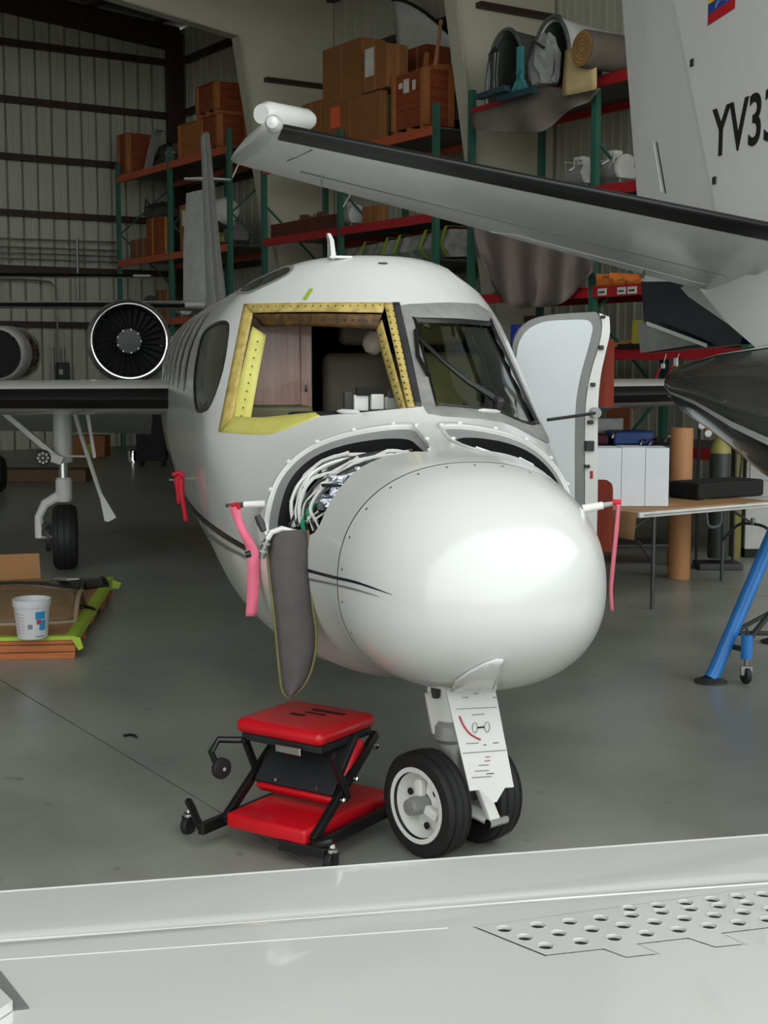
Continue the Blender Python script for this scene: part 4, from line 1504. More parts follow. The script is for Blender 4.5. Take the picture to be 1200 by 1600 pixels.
# elevator split line, tab and fittings on the underside
def under(fs, fc, off=.012):
    """point on the underside: fs along span (0 tip .. 1 root), fc chord fraction"""
    if fs < .5:
        a, b = tipLE.lerp(midLE, fs * 2), tipTE.lerp(midTE, fs * 2)
    else:
        a, b = midLE.lerp(rtLE, fs * 2 - 1), midTE.lerp(rtTE, fs * 2 - 1)
    c = (b - a).length
    t = .083
    y = 5 * t * (0.2969 * math.sqrt(fc) - 0.126 * fc - 0.3516 * fc * fc + 0.2843 * fc ** 3 - 0.1036 * fc ** 4) * .95 * c
    return a.lerp(b, fc) + Vector((0, 0, -y - off))
mb = MB()
MB().tube([under(f, .66, .002) for f in np.linspace(0.10, 1.0, 16)], .004, 6).build('elevator_gap', m_greystripe, stab)
mbt = MB()
mbt.add([under(.50, .995, .004), under(.55, .90, .004), under(.99, .90, .004), under(.99, 1.02, .004)], [(0, 1, 2, 3)])
mbt.build('elevator_tab', m_finw, stab, solid=.008)
for (f, c_) in ((.85, .90), (.14, .62)):
    p = under(f, c_, .01)
    MB().bar(p, p + Vector((.02, .1, -.03)), .012, .03).build('tab_actuator', m_alu, stab)
for (f0, f1, c_) in ((.06, .085, .42),):
    MB().bar(under(f0, .46, .002), under(f1, .14, .002), .006, .004).build('panel_seam', m_greystripe, stab)
for f in (.0, .22):
    p = under(f, .99, .0)
    MB().tube([p, p + Vector((-.02, .12, -.06))], .004, 5).build('static_wick', m_wheel, stab)
# tip cap and horn
capp = MB()
ring0 = []
secs_ = []
for k, (f, sc) in enumerate(((0, 1.0), (-.012, .96), (-.02, .85), (-.024, .6))):
    a, b = tipLE.lerp(midLE, f * 2), tipTE.lerp(midTE, f * 2)
    m_ = a.lerp(b, .5)
    secs_.append((m_.lerp(a, sc), m_.lerp(b, sc), .075 * (1 if k < 2 else .8)))
tailplane('tip_cap', secs_, m_white, stab, n=18)
hA, hB = B_(418, 172, 7.15), B_(476, 186, 7.6)
c0, c1 = B_(408, 178, 7.35), B_(484, 188, 7.75)
MB().tube([c0, c0.lerp(c1, .12), c0.lerp(c1, .9), c1], [.05, .07, .06, .045], 14).build('elevator_horn', m_white, stab, smooth=True)
kn = B_(428, 194, 7.08)
MB().lathe([(.001, -.075), (.03, -.062), (.042, -.03), (.045, .02), (.03, .08), (.001, .1)], kn, Vector((.3, 1, 0)), n=16).build('tip_knob', m_white, stab, smooth=True)

# --- the foreground wing (right wing of the same jet), real perforated panel
ZW = 1.10
W0, W1 = bl2(atz(0, 1392, ZW)), bl2(atz(1200, 1303, ZW))
wd = (W1 - W0).normalized()                     # along the trailing edge, towards the root
wn = Vector((0, 0, 1)).cross(wd)                # aft
if wn.y < 0:
    wn = -wn
wing2 = empty('wing', parent=jet2, label='glossy white foreground wing with perforated speed brake panel')


def zsurf(v):
    """height of the wing skin, v metres ahead of the trailing edge"""
    return ZW - .012 * math.exp(-v / .012) * 0 + .13 * (1 - math.exp(-v * .9)) * .42 - .004 * math.exp(-((v - .20) / .012) ** 2)


def wpt(px, py):
    """pixel -> (span coordinate, distance ahead of trailing edge) on the wing skin"""
    z = ZW
    for _ in range(6):
        p = bl2(atz(px, py, z))
        d = p - W0
        z = zsurf(max(0, -d.dot(wn)))
    return (d.dot(wd), -d.dot(wn))


def wxyz(a, v, off=0.0):
    p = W0 + wd * a - wn * v
    return Vector((p.x, p.y, zsurf(v) + off))


rows = [[(380, 318), (480, 308), (578, 298), (673, 289), (767, 280), (856, 271), (942, 262), (1025, 252), (1106, 243), (1185, 237)],
        [(376, 345), (480, 333), (580, 322), (677, 311), (773, 301), (867, 291), (957, 281), (1047, 272), (1135, 264), (1222, 256)],
        [(440, 371), (546, 358), (649, 346), (747, 334), (845, 323), (938, 312), (1032, 302), (1122, 292), (1210, 283)],
        [(505, 398), (615, 384), (719, 372), (820, 359), (920, 347), (1015, 335), (1108, 325), (1198, 315)]]
holes = []
cent = []
HR = .0108
for r_ in rows:
    for (x, y) in r_:
        a, v = wpt(600 + x / 2, 1280 + y / 2)
        cent.append((a, v))
        holes.append([(a + HR * math.cos(t), v + HR * math.sin(t)) for t in np.linspace(0, 2 * pi, 18, endpoint=False)])
# panel outline
out_px = [(738, 1448), (852, 1494), (943, 1484), (978, 1497), (1032, 1491), (998, 1476), (1075, 1467), (1118, 1481), (1167, 1476), (1130, 1459), (1290, 1440), (1290, 1372)]
pan = [wpt(*p) for p in out_px]
A0, A1, VX = -1.1, 2.6, 1.75
def wing_grid(a0, a1, v0, v1, da, dv):
    return [(a, v) for a in np.arange(a0, a1 + 1e-6, da) for v in np.arange(v0, v1 + 1e-6, dv)]
gp = [(a, v) for a in np.linspace(A0, A1, 26) for v in [0, .004, .01, .02, .04, .07, .11, .15, .17, .18, .19, .20, .21, .22, .23, .25, .3, .36, .42, .5, .6, .7, .85, 1.0, 1.2, 1.45, VX]]
ga = np.array(gp)
kp = ~inpoly(ga[:, 0], ga[:, 1], pan)
V_, T_ = cdt([g for g, k in zip(gp, kp) if k], None, [pan])
mb = MB()
mb.add([tuple(wxyz(a, v)) for a, v in V_], T_.tolist())
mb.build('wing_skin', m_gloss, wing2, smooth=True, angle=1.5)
# speed brake panel with holes, sitting in its cut-out
cx_ = np.mean(np.array(pan), axis=0)
pan_in = []
P_ = np.array(pan)
for i in range(len(P_)):
    e0 = P_[i] - P_[i - 1]
    e1 = P_[(i + 1) % len(P_)] - P_[i]
    n0 = np.array([e0[1], -e0[0]]) / np.linalg.norm(e0)
    n1 = np.array([e1[1], -e1[0]]) / np.linalg.norm(e1)
    b_ = (n0 + n1)
    b_ = b_ / max(.3, np.dot(b_, n0))
    q0 = P_[i] - b_ * .002
    pan_in.append(tuple(q0))
if not inpoly(np.array([pan_in[0][0]]), np.array([pan_in[0][1]]), pan)[0]:
    pan_in = [tuple(2 * p - np.array(q)) for p, q in zip(P_, pan_in)]
gp2 = [(a, v) for a in np.linspace(P_[:, 0].min(), P_[:, 0].max(), 40) for v in np.linspace(P_[:, 1].min(), P_[:, 1].max(), 12)]
g2 = np.array(gp2)
kk = inpoly(g2[:, 0], g2[:, 1], pan_in)
for (a, v) in cent:
    kk &= (np.hypot(g2[:, 0] - a, g2[:, 1] - v) > HR * 1.25)
holes_in = [h for h in holes if all(inpoly(np.array([q[0] for q in h]), np.array([q[1] for q in h]), pan_in))]
cent_in = [c for h, c in zip(holes, cent) if h in holes_in]
V_, T_ = cdt([g for g, k in zip(gp2, kk) if k], pan_in, holes_in)
mb = MB()
mb.add([tuple(wxyz(a, v, .0006)) for a, v in V_], T_.tolist())
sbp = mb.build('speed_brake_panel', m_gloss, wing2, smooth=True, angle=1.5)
hb = None
for (a, v) in cent_in:
    p = wxyz(a, v, .0006)
    if hb is None:
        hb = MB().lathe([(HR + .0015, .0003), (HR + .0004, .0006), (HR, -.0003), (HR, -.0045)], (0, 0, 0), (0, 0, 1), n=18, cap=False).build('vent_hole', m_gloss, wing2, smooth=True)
        hb2 = MB().lathe([(HR + .0005, -.0045), (HR + .0005, -.03), (0.0, -.03)], (0, 0, 0), (0, 0, 1), n=18).build('vent_cavity', m_dark, wing2)  # shade deep in each hole is painted as black cavity walls
        hb.location = hb2.location = p
    else:
        shared('vent_hole', hb, wing2, p)
        shared('vent_cavity', hb2, wing2, p)
# dark gap under the panel edge, seams, lower skin
MB().bar(wxyz(*pan[0], -.0015), wxyz(*pan[1], -.0015), .005, .002).build('panel_gap', m_charcoal, wing2)
for k_ in range(1, 12):
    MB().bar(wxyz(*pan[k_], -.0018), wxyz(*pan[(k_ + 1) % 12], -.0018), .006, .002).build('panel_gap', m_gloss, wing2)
mb = MB()
mb.add([tuple(wxyz(A0, 0)), tuple(wxyz(A1, 0)), tuple(wxyz(A1, VX)), tuple(wxyz(A0, VX))], [(0, 1, 2, 3)])
for i in range(4):
    x, y, z = mb.v[i]
    mb.v[i] = (x, y, 1.0 if i > 1 else ZW - .012)
mb.build('wing_underside', m_grey2, wing2)
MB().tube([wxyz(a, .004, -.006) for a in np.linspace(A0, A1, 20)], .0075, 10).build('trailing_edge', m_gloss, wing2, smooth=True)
# leading edge roll
MB().loft([[tuple(wxyz(a, VX)), tuple(wxyz(a, VX + .06, -.03)), tuple(wxyz(a, VX + .08, -.09)), tuple(wxyz(a, VX + .05, -.13)), tuple(wxyz(a, VX, -.15))] for a in (A0, A1)], close=False, cap=False).build('leading_edge', m_alu, wing2, smooth=True)
for (pa0, pa1, r_) in (((0, 1470), (1200, 1380), .003), ((0, 1500), (700, 1450), .002)):
    q0, q1 = wpt(*pa0), wpt(*pa1)
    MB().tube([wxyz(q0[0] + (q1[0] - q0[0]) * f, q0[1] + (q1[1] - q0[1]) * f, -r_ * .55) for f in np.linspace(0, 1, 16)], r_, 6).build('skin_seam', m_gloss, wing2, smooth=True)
# flap-track slot at the lower left corner
sl = [wpt(*p) for p in ((0, 1518), (46, 1577), (20, 1579), (0, 1552))]
MB().prism([wxyz(a, v, .0012) for a, v in sl], (0, 0, .001)).build('flap_slot', M('slot_grey', (110, 110, 108), .4), wing2)
sl = [wpt(*p) for p in ((-10, 1550), (20, 1580), (-10, 1600))]
MB().prism([wxyz(a, v, .0012) for a, v in sl], (0, 0, .012)).build('flap_fairing', m_gloss, wing2)
# ---------------------------------------------------------------- things hanging from the jet
def sheet(name, rows, mat, thick=0.004, label=None, cat=None, parent=None, group=None):
    """rows: list of rows of world points, lofted into a cloth"""
    mb = MB()
    n = len(rows[0])
    for r in rows:
        mb.v += [tuple(p) for p in r]
    for i in range(len(rows) - 1):
        for k in range(n - 1):
            mb.f.append((i * n + k, i * n + k + 1, (i + 1) * n + k + 1, (i + 1) * n + k))
    o = mb.build(name, mat, parent, smooth=True, solid=thick, angle=1.3)
    if cat:
        tag(o, label, cat, group)
    return o


def ribbon(name, px, Y, mat, label, cat='streamer', wob=0.0):
    """px: list of (xl, xr, y); hangs at depth Y"""
    rows = []
    P = spline(px, 4)
    for i, (a, b, y) in enumerate(P):
        dy = wob * math.sin(i * .7)
        rows.append([at(a, y, Y + dy), at((a + b) / 2, y, Y + dy - .004), at(b, y, Y - dy)])
    return sheet(name, rows, mat, .002, label, cat)


yl = P_L.y
ribbon('warning_streamer', [(358, 374, 790), (366, 380, 815), (378, 394, 842), (386, 404, 862), (387, 406, 885), (386, 404, 925), (384, 401, 963)], yl - .012, m_pinkcloth, 'wide pink streamer hanging from the pitot tube beside the open nose bay', wob=.006)
ribbon('warning_streamer', [(964, 969, 788), (961, 967, 820), (957, 963, 860), (953, 959, 900), (952, 957, 925), (953, 959, 955)], P_R.y - .01, M('faded_pink_streamer', (206, 104, 122), .7), 'thin pink streamer hanging from the pitot tube beside the white foam blocks')
rs = empty('warning_streamer', P_S, 0, 'red streamer bunched on the small vane low on the fuselage side', 'streamer')


def sh2(name, px, Y, mat, parent, base):
    rows = []
    for i, (a, b, y) in enumerate(spline(px, 3)):
        rows.append([at(a, y, Y) - base, at((a + b) / 2, y, Y - .006) - base, at(b, y, Y) - base])
    return sheet(name, rows, mat, .003, parent=parent)


sh2('streamer_loop', [(274, 286, 740), (272, 288, 752), (275, 284, 770), (276, 282, 788)], P_S.y - .012, m_redcloth, rs, P_S)
sh2('streamer_tail', [(278, 288, 748), (279, 288, 772), (284, 291, 795), (287, 295, 815)], P_S.y - .02, m_redcloth, rs, P_S)
MB().tube([at(270, 742, P_S.y - .02) - P_S, at(279, 738, P_S.y - .02) - P_S, at(288, 744, P_S.y - .02) - P_S], .012, 6).build('streamer_knot', m_redcloth, rs, smooth=True)
tie = MB().tube([at(362, 790, yl - .01), at(370, 787, yl - .02), at(374, 795, yl - .01)], .009, 8)
tag(tie.build('pin_cover', m_redcloth, None, smooth=True), 'small red sleeve on the pitot tube beside the open nose bay', 'cover')
tg = MB().tube([at(957, 785, P_R.y), at(970, 786, P_R.y)], .012, 8)
tag(tg.build('pin_cover', m_redcloth, None, smooth=True), 'small red sleeve on the pitot tube beside the white foam blocks', 'cover')

# padded flap hanging out of the left nose bay
Lh = np.array(hit([(440, 838), (475, 838)]))
ph = skin(Lh[:, 0], Lh[:, 1])
YF = min((JN + Matrix.Rotation(JA, 3, 'Z') @ Vector(p)).y for p in ph) - .05
m_pad = M('charcoal_padded_cloth', (86, 80, 80), .85, var=.12, scale=12, bump=.2)
m_pipe2 = M('olive_piping', (112, 108, 64), .8)
left = spline([(421, 830), (418, 860), (421, 900), (427, 950), (432, 1000), (437, 1050), (441, 1078), (451, 1091)], 4)
right = spline([(481, 828), (484, 860), (484, 900), (489, 950), (494, 990), (491, 1030), (478, 1066), (455, 1091)], 4)
fb_ = at(450, 1091, YF)
flap = empty('padded_cover', fb_, 0, 'dark grey padded flap draped out of the open nose bay above the red stool', 'cover')
rows = []
for i, (a, b) in enumerate(zip(left, right)):
    rr_ = []
    for k in range(7):
        f = k / 6
        x = a[0] + (b[0] - a[0]) * f
        y = a[1] + (b[1] - a[1]) * f
        rr_.append(at(x, y, YF - .035 * math.sin(pi * f) - .02 * i / len(left)) - fb_)
    rows.append(rr_)
# tuck the head of the flap into the bay
head = [at(424 + 56 * k / 6, 829 - 3 * math.sin(pi * k / 6), YF + .06) - fb_ for k in range(7)]
sheet('cover_pad', [head] + rows, m_pad, .014, parent=flap)
MB().tube([r[0] for r in rows] + [rows[-1][3]] + [r[-1] for r in rows[::-1]], .006, 6).build('edge_piping', m_pipe2, flap, smooth=True)
# loose cable ends beside the flap
cbl = empty('cable_connector', at(408, 870, YF), 0, 'silver threaded cable connectors dangling beside the padded flap', 'connector')
b0 = at(408, 870, YF)
MB().tube([p - b0 for p in (at(462, 832, YF), at(440, 826, YF - .02), at(424, 832, YF - .03), at(416, 846, YF - .03))], .011, 8).build('cable_sleeve', m_wire, cbl, smooth=True)
MB().tube([at(418, 842, YF - .03) - b0, at(412, 858, YF - .03) - b0, at(409, 872, YF - .03) - b0], [.013, .016, .012], 10).build('connector_body', m_steel, cbl, smooth=True)
for (x, y) in ((415, 849), (411, 861)):
    MB().lathe([(.019, -.004), (.019, .004)], at(x, y, YF - .03) - b0, Vector((.25, 0, 1)), n=12).build('connector_nut', m_alu, cbl)
MB().tube([at(402, 806, YF - .01) - b0, at(408, 818, YF - .02) - b0, at(412, 830, YF - .03) - b0], [.012, .016, .011], 10).build('connector_body', m_charcoal, cbl, smooth=True)
MB().lathe([(.013, -.01), (.013, .01)], at(388, 866, YF) - b0, Vector((1, 0, .2)), n=10).build('connector_cap', m_black, cbl)

# ---------------------------------------------------------------- red folding creeper stool
SO = Vector((-.71, 5.19, 0))
stool = empty('creeper_stool', SO, math.atan2(-.55, .835), 'red vinyl folding creeper seat with black frame and casters beside the nose wheels', 'stool')
m_blk = M('black_powder_coat', (20, 20, 21), .35)
m_board = M('black_seat_board', (24, 25, 28), .6)
m_scuff = M('scuffed_black_rubber', (40, 12, 14), .7)


def caster(parent, c, arm=None, up=.085, r=.036, flip=1):
    e = empty('caster', parent=parent)
    x, y, z = c
    MB().lathe([(r * .55, -.014), (r * .9, -.014), (r, -.009), (r, .009), (r * .9, .014), (r * .55, .014)], (x, y, z + r), (1, 0, 0), n=24).build('caster_wheel', m_tyre, e, smooth=True)
    MB().lathe([(.001, -.016), (.012, -.016), (.012, .016), (.001, .016)], (x, y, z + r), (1, 0, 0), n=12).build('caster_axle', m_chrome, e)
    for sx in (-.019, .019):
        MB().prism([(x + sx - .002, y - .014, z + r - .012), (x + sx - .002, y + .014, z + r - .012), (x + sx - .002, y + .026, z + r + .035 * flip), (x + sx - .002, y - .012, z + r + .04 * flip)], (.004, 0, 0)).build('caster_fork', m_blk, e)
    MB().lathe([(.024, 0), (.024, .012), (.014, .016), (.012, .03)], (x, y + .008, z + r + .036), (0, 0, flip), n=14).build('caster_swivel', m_chrome, e, smooth=True)
    return e


for x in (0.02, .50):
    MB().bar((x, -.03 if x < .1 else .06, .085), (x, .62, .085), .03, .045).build('base_rail', m_blk, stool, bevel=.004)
MB().bar((.02, .60, .085), (.50, .60, .085), .03, .04).build('cross_rail', m_blk, stool, bevel=.004)
MB().bar((.35, .045, .07), (.55, .06, .07), .03, .04).build('cross_rail', m_blk, stool, bevel=.004)
MB().box((.09, .04, .085), (.47, .63, .145)).build('base_pad', m_red, stool, bevel=.012, smooth=True, seg=3)
caster(stool, (-.15, .09, 0))
MB().tube([(.02, -.02, .085), (-.02, -.0, .10), (-.09, .05, .125), (-.15, .096, .13)], .017, 8).build('caster_arm', m_blk, stool, smooth=True)
caster(stool, (.565, .075, 0))
MB().tube([(.50, .06, .085), (.53, .06, .10), (.565, .082, .11)], .016, 8).build('caster_arm', m_blk, stool, smooth=True)
caster(stool, (.545, .57, 0))
MB().tube([(.50, .57, .085), (.53, .575, .10), (.545, .578, .11)], .016, 8).build('caster_arm', m_blk, stool, smooth=True)
caster(stool, (-.03, .60, 0))
# Z frame
for x in (.055, .485):
    MB().bar((x, .07, .10), (x - .03, .54, .40), .026, .036).build('z_leg', m_blk, stool, bevel=.004)
    MB().bar((x, .30, .20), (x, .20, .40), .02, .03).build('z_link', m_blk, stool, bevel=.004)
    for (y, z) in ((.24, .215), (.33, .275), (.47, .37)):
        s_ = 1 if x > .2 else -1
        MB().lathe([(.011, 0), (.011, .012), (.005, .016)], (x + .013 * s_, y, z), (s_, 0, 0), n=10).build('pivot_bolt', m_chrome, stool)
rot = Matrix.Rotation(math.radians(-52), 3, 'X')
rotp = Matrix.Rotation(math.radians(50), 3, 'X')
MB().cbox((.26, .335, .315), (.38, .26, .022), rotp).build('support_board', m_board, stool, bevel=.004)
MB().cbox((.26, .360, .285), (.40, .28, .05), rotp).build('support_pad', m_red, stool, bevel=.014, smooth=True, seg=3)
for x in (.18, .38):
    MB().lathe([(.006, 0), (.006, .01)], Vector((x, .245, .235)), (0, -.77, .64), n=8).build('board_screw', m_chrome, stool)
MB().box((.04, .20, .39), (.43, .55, .42)).build('seat_board', m_board, stool, bevel=.006)
MB().box((.02, .18, .42), (.445, .565, .48)).build('seat_cushion', m_red, stool, bevel=.028, smooth=True, seg=4)
for (cx_, cy_, sx_, sy_) in ((.28, .46, .16, .03), (.20, .36, .07, .03), (.25, .41, .10, .02)):
    MB().box((cx_ - sx_ / 2, cy_ - sy_ / 2, .4802), (cx_ + sx_ / 2, cy_ + sy_ / 2, .4808)).build('seat_print', m_scuff, stool)
MB().bar((.23, .18, .392), (.35, .18, .392), .012, .03).build('pull_handle', m_chrome, stool, bevel=.003)
# folded-up caster on the seat's left side
e_ = empty('caster', parent=stool)
MB().lathe([(.02, -.016), (.038, -.014), (.042, -.008), (.042, .008), (.038, .014), (.02, .016)], (.02, .10, .295), (1, -.25, 0), n=22).build('caster_wheel', m_tyre, e_, smooth=True)
MB().lathe([(.008, -.02), (.008, .02)], (.02, .10, .295), (1, -.25, 0), n=10).build('caster_axle', m_chrome, e_)
MB().tube([(.05, .22, .385), (-.035, .15, .39), (-.05, .12, .345), (-.02, .11, .315), (.02, .10, .30)], .014, 8).build('caster_arm', m_blk, e_, smooth=True)

# ---------------------------------------------------------------- pallet of removed windows
PO = Vector((-1.965, 8.62, 0))
PR = math.radians(5.5)
pallet = empty('wooden_pallet', PO, PR, 'wooden pallet topped with cardboard and edged in green tape', 'pallet')
m_wood = M('pallet_pine', (176, 104, 52), .65, rgb2=(150, 80, 40), scale=4, stretch=(1, 9, 9))
m_card = M('brown_cardboard', (160, 118, 74), .8, var=.06, scale=5)
m_kraft = M('kraft_paper', (168, 128, 88), .75, var=.05, scale=3)
PX = -1.5
for y in (.0, .62, 1.2, 1.8, 2.3):
    for z0, z1 in ((0, .042), (.046, .090), (.094, .132)):
        MB().box((PX, y + rnd.uniform(0, .012), z0), (-rnd.uniform(0, .03), y + .09, z1)).build('pallet_plank', m_wood, pallet, bevel=.003)
MB().box((PX, 0, .133), (0, 2.44, .145)).build('cardboard_top', m_card, pallet)
MB().box((PX, -.003, .1455), (0.0, .055, .1485)).build('tape_strip', m_tape, pallet)
MB().box((-.06, 0, .1455), (.006, 2.44, .1490)).build('tape_strip', m_tape, pallet)
MB().box((PX, -.004, .125), (0, -.001, .148)).build('tape_strip', m_tape, pallet)
MB().box((.001, 0, .09), (.005, 2.44, .148)).build('tape_strip', m_tape, pallet)
MB().prism([(-.03, -.006, .145), (.03, -.005, .14), (.05, -.004, .07), (.02, -.006, .055), (0, -.006, .09)], (0, .004, 0)).build('tape_tail', m_tape, pallet)
MB().prism([(.006, 2.30, .145), (.07, 2.34, .11), (.05, 2.32, .07), (.006, 2.28, .08)], (.004, 0.01, 0)).build('tape_tail', m_tape, pallet)

m_acry = M('amber_tinted_acrylic', (226, 205, 170), .04, var=.03, trans=.9)
m_acry.node_tree.nodes['Principled BSDF'].inputs['IOR'].default_value = 1.2


def bent_pane(loc, rz, L, Wd, rise, mat, label, frame):
    o = empty('window_pane', PO + Matrix.Rotation(PR, 3, 'Z') @ Vector(loc), PR + rz, label, 'window', 'removed aircraft windows')
    N_ = 14
    rows = []
    for i in range(N_ + 1):
        x = -L / 2 + L * i / N_
        row = []
        for k in range(N_ + 1):
            f = k / N_ * 2 - 1
            cut = 1 - .18 * (abs(2 * i / N_ - 1)) ** 3
            row.append((x, f * Wd / 2 * cut, rise * (1 - f * f) * (1 - .25 * (2 * i / N_ - 1) ** 2) + .008))
        rows.append(row)
    sheet('glazing', rows, mat, .012, parent=o)
    edge = [rows[0][k] for k in range(N_ + 1)] + [rows[i][N_] for i in range(1, N_ + 1)] + [rows[N_][k] for k in range(N_ - 1, -1, -1)] + [rows[i][0] for i in range(N_ - 1, 0, -1)]
    edge.append(edge[0])
    MB().tube(edge, .016, 6, cap=False).build('edge_frame', frame, o, smooth=True)
    return o


bent_pane((-.52, .80, .145), .0, .92, .80, .20, m_acry, 'bent clear window with tan edge lying behind the plastic bucket', M('tan_edge_sealant', (140, 124, 98), .6))
bent_pane((-.62, 1.62, .145), .05, .95, .60, .10, M('smoked_acrylic', (70, 66, 60), .05, trans=.3), 'smoked dark window with black frame at the back of the pallet', m_charcoal)
bent_pane((-.30, 1.98, .150), .35, .55, .34, .05, M('smoked_acrylic', (70, 66, 60)), 'small dark side window at the far corner of the pallet', m_black)
fs = MB().cbox((0, 0, .004), (.09, .5, .008))
o = fs.build('metal_strip', M('pale_metal_strip', (186, 186, 182), .4, metal=.4), None)
o.location = PO + Matrix.Rotation(PR, 3, 'Z') @ Vector((-.27, 1.62, .262))
o.rotation_euler = (math.radians(-7), 0, PR + .35)
tag(o, 'pale metal strip lying across the smoked window on the pallet', 'strip')
o = MB().cbox((0, 0, .12), (.34, .006, .24)).build('cardboard_sheet', m_card, None)
o.location = PO + Matrix.Rotation(PR, 3, 'Z') @ Vector((-.74, 2.38, .147))
o.rotation_euler = (math.radians(-40), 0, PR + .2)
tag(o, 'torn cardboard sheet leaning at the back of the pallet', 'cardboard')
o = MB().tube([(0, 0, .01), (.06, .03, .02), (.12, .0, .012), (.15, -.04, .01)], .012, 6).build('rubber_seal', m_black, None, smooth=True)
o.location = PO + Matrix.Rotation(PR, 3, 'Z') @ Vector((-.12, .95, .147))
tag(o, 'short curl of black rubber seal lying on the pallet cardboard', 'seal')

BKO = atz(51, 996, .149)
bucket = empty('plastic_bucket', BKO, .3, 'translucent white plastic mixing bucket with a blue printed label on the pallet', 'bucket')
m_pl = M('translucent_polyethylene', (226, 228, 230), .35, var=.02, trans=.35)
MB().lathe([(.0, .004), (.094, .004), (.112, .205), (.118, .205), (.120, .25), (.116, .25), (.108, .21), (.09, .012), (.0, .012)], (0, 0, 0), (0, 0, 1), n=36).build('bucket_body', m_pl, bucket, smooth=True)


def bpatch(name, a0, a1, z0, z1, mat, skew=0.0):
    mb = MB()
    N_ = 8
    for zz in (0, 1):
        for k in range(N_ + 1):
            a = math.radians(a0 + (a1 - a0) * k / N_ + skew * zz)
            z = z0 + (z1 - z0) * zz
            r = .0955 + (.113 - .0955) * (z / .205) + .0008
            mb.v.append((r * math.cos(a), r * math.sin(a), z))
    n = N_ + 1
    mb.f = [(k, k + 1, n + k + 1, n + k) for k in range(N_)]
    return mb.build(name, mat, bucket)


m_bl = M('blue_label_print', (30, 130, 180), .5)
m_gy = M('grey_scale_print', (120, 120, 130), .5)
bpatch('label_print', -82, -48, .13, .18, m_bl)
bpatch('label_print', -68, -44, .06, .125, m_bl)
bpatch('label_print', -78, -62, .10, .128, m_reddecal)
bpatch('label_print', -82, -46, .018, .026, m_gy)
bpatch('label_print', -108, -92, .07, .10, m_gy)
for k in range(7):
    bpatch('scale_mark', -150, -136, .04 + k * .02, .048 + k * .02, M('pink_scale_print', (200, 160, 164), .5))
    bpatch('scale_mark', -130, -120, .04 + k * .02, .046 + k * .02, M('pink_scale_print', (200, 160, 164), .5))

o = MB().tube([(0, 0, .008), (.03, .02, .008), (.06, .0, .008), (.07, -.03, .008)], .007, 6).build('rubber_scrap', m_black, None, smooth=True)
o.location = atz(193, 1152, 0)
tag(o, 'small curl of black rubber lying alone on the concrete', 'scrap')

# ---------------------------------------------------------------- folding table with foam, paper roll
TR = math.atan2(.55, .835)
TO = Vector((1.915, 10.257, 0))
table = empty('folding_table', TO, TR, 'white folding table covered with brown paper behind the jet nose', 'table')
m_tt = M('white_table_plastic', (208, 208, 204), .45)
m_leg = M('grey_table_steel', (70, 72, 74), .4, metal=.3)
MB().box((0, 0, .715), (1.83, .74, .758)).build('table_top', m_tt, table, bevel=.01)
for x in (.19, 1.66):
    for y in (.04, .70):
        MB().tube([(x, y, 0), (x, y, .72)], .016, 8).build('table_leg', m_leg, table, smooth=True)
    MB().tube(spline([(x, .04, .35), (x, .2, .50), (x, .37, .53), (x, .54, .50), (x, .70, .35)], 4), .013, 6).build('leg_arch', m_leg, table, smooth=True)
    MB().tube([(x, .37, .53), (x + (.35 if x < 1 else -.35), .37, .71)], .011, 6).build('leg_brace', m_leg, table, smooth=True)
    MB().lathe([(.02, -.03), (.02, .03)], (x, .37, .55), (0, 0, 1), n=8).build('brace_lock', m_alu, table)
MB().tube(spline([(.70, -.01, .715), (.71, -.02, .62), (.78, -.02, .60), (.85, -.02, .63), (.86, -.01, .715)], 4), .014, 6).build('carry_handle', m_leg, table, smooth=True)
MB().bar((.05, -.004, .737), (1.8, -.004, .737), .006, .006).build('edge_groove', m_greystripe, table)
rows = []
for (x, z) in ((1.5, .7595), (1.0, .7605), (.4, .760), (.03, .761), (-.004, .755), (-.014, .70), (-.02, .62), (-.03, .55)):
    rows.append([(x, y + (.0 if z > .75 else .02 * math.sin(y * 9)), z) for y in np.linspace(.02, .73, 8)])
pp = sheet('paper_cover', rows, m_kraft, .0016)
pp.location = TO
pp.rotation_euler = (0, 0, TR)
tag(pp, 'brown kraft paper laid over the folding table and drooping at one end', 'paper')
for i, (x, y) in enumerate(((1104, 781), (1160, 786))):
    p = atz(x, y, .765)
    o = MB().prism([(-.03, 0, 0), (.02, -.03, .0), (.045, .02, .0), (0, .05, 0)], (0, 0, .002)).build('tape_scrap', m_tape, None)
    o.location = p
    tag(o, ('scrap of lime tape on the brown paper behind the foam blocks', 'scrap of lime tape stuck at the far table edge')[i], 'tape')
fo = [(1.655, 1.842), (1.846, 2.028), (2.032, 2.216)]
m_foam = M('white_polyethylene_foam', (226, 230, 234), .7, var=.02)
for i, (x0, x1) in enumerate(fo):
    o = MB().box((0, 0, 0), (x1 - x0, .30, .455 + (.004 if i == 1 else 0))).build('foam_block', m_foam, None, bevel=.004)
    o.location = (x0, 10.66 + .004 * i, .763)
    tag(o, ('white foam block on the table, nearest the open cabin door', 'middle white foam block of the three on the table', 'white foam block on the table, next to the tall brown roll')[i], 'foam block', 'foam blocks on the table')
RO = atz(1064, 906, 0)
roll = empty('paper_roll', RO + Vector((0, .1, 0)), 0, 'tall brown cardboard roll standing on the floor behind the folding table', 'paper roll')
MB().lathe([(.095, 0), (.097, .01), (.097, 1.31), (.095, 1.315), (.04, 1.315), (.04, 1.25), (0, 1.25)], (0, 0, 0), (0, 0, 1), n=36).build('roll_body', M('brown_roll_paper', (176, 124, 80), .6, var=.05, scale=3, stretch=(1, 1, .3)), roll, smooth=True)
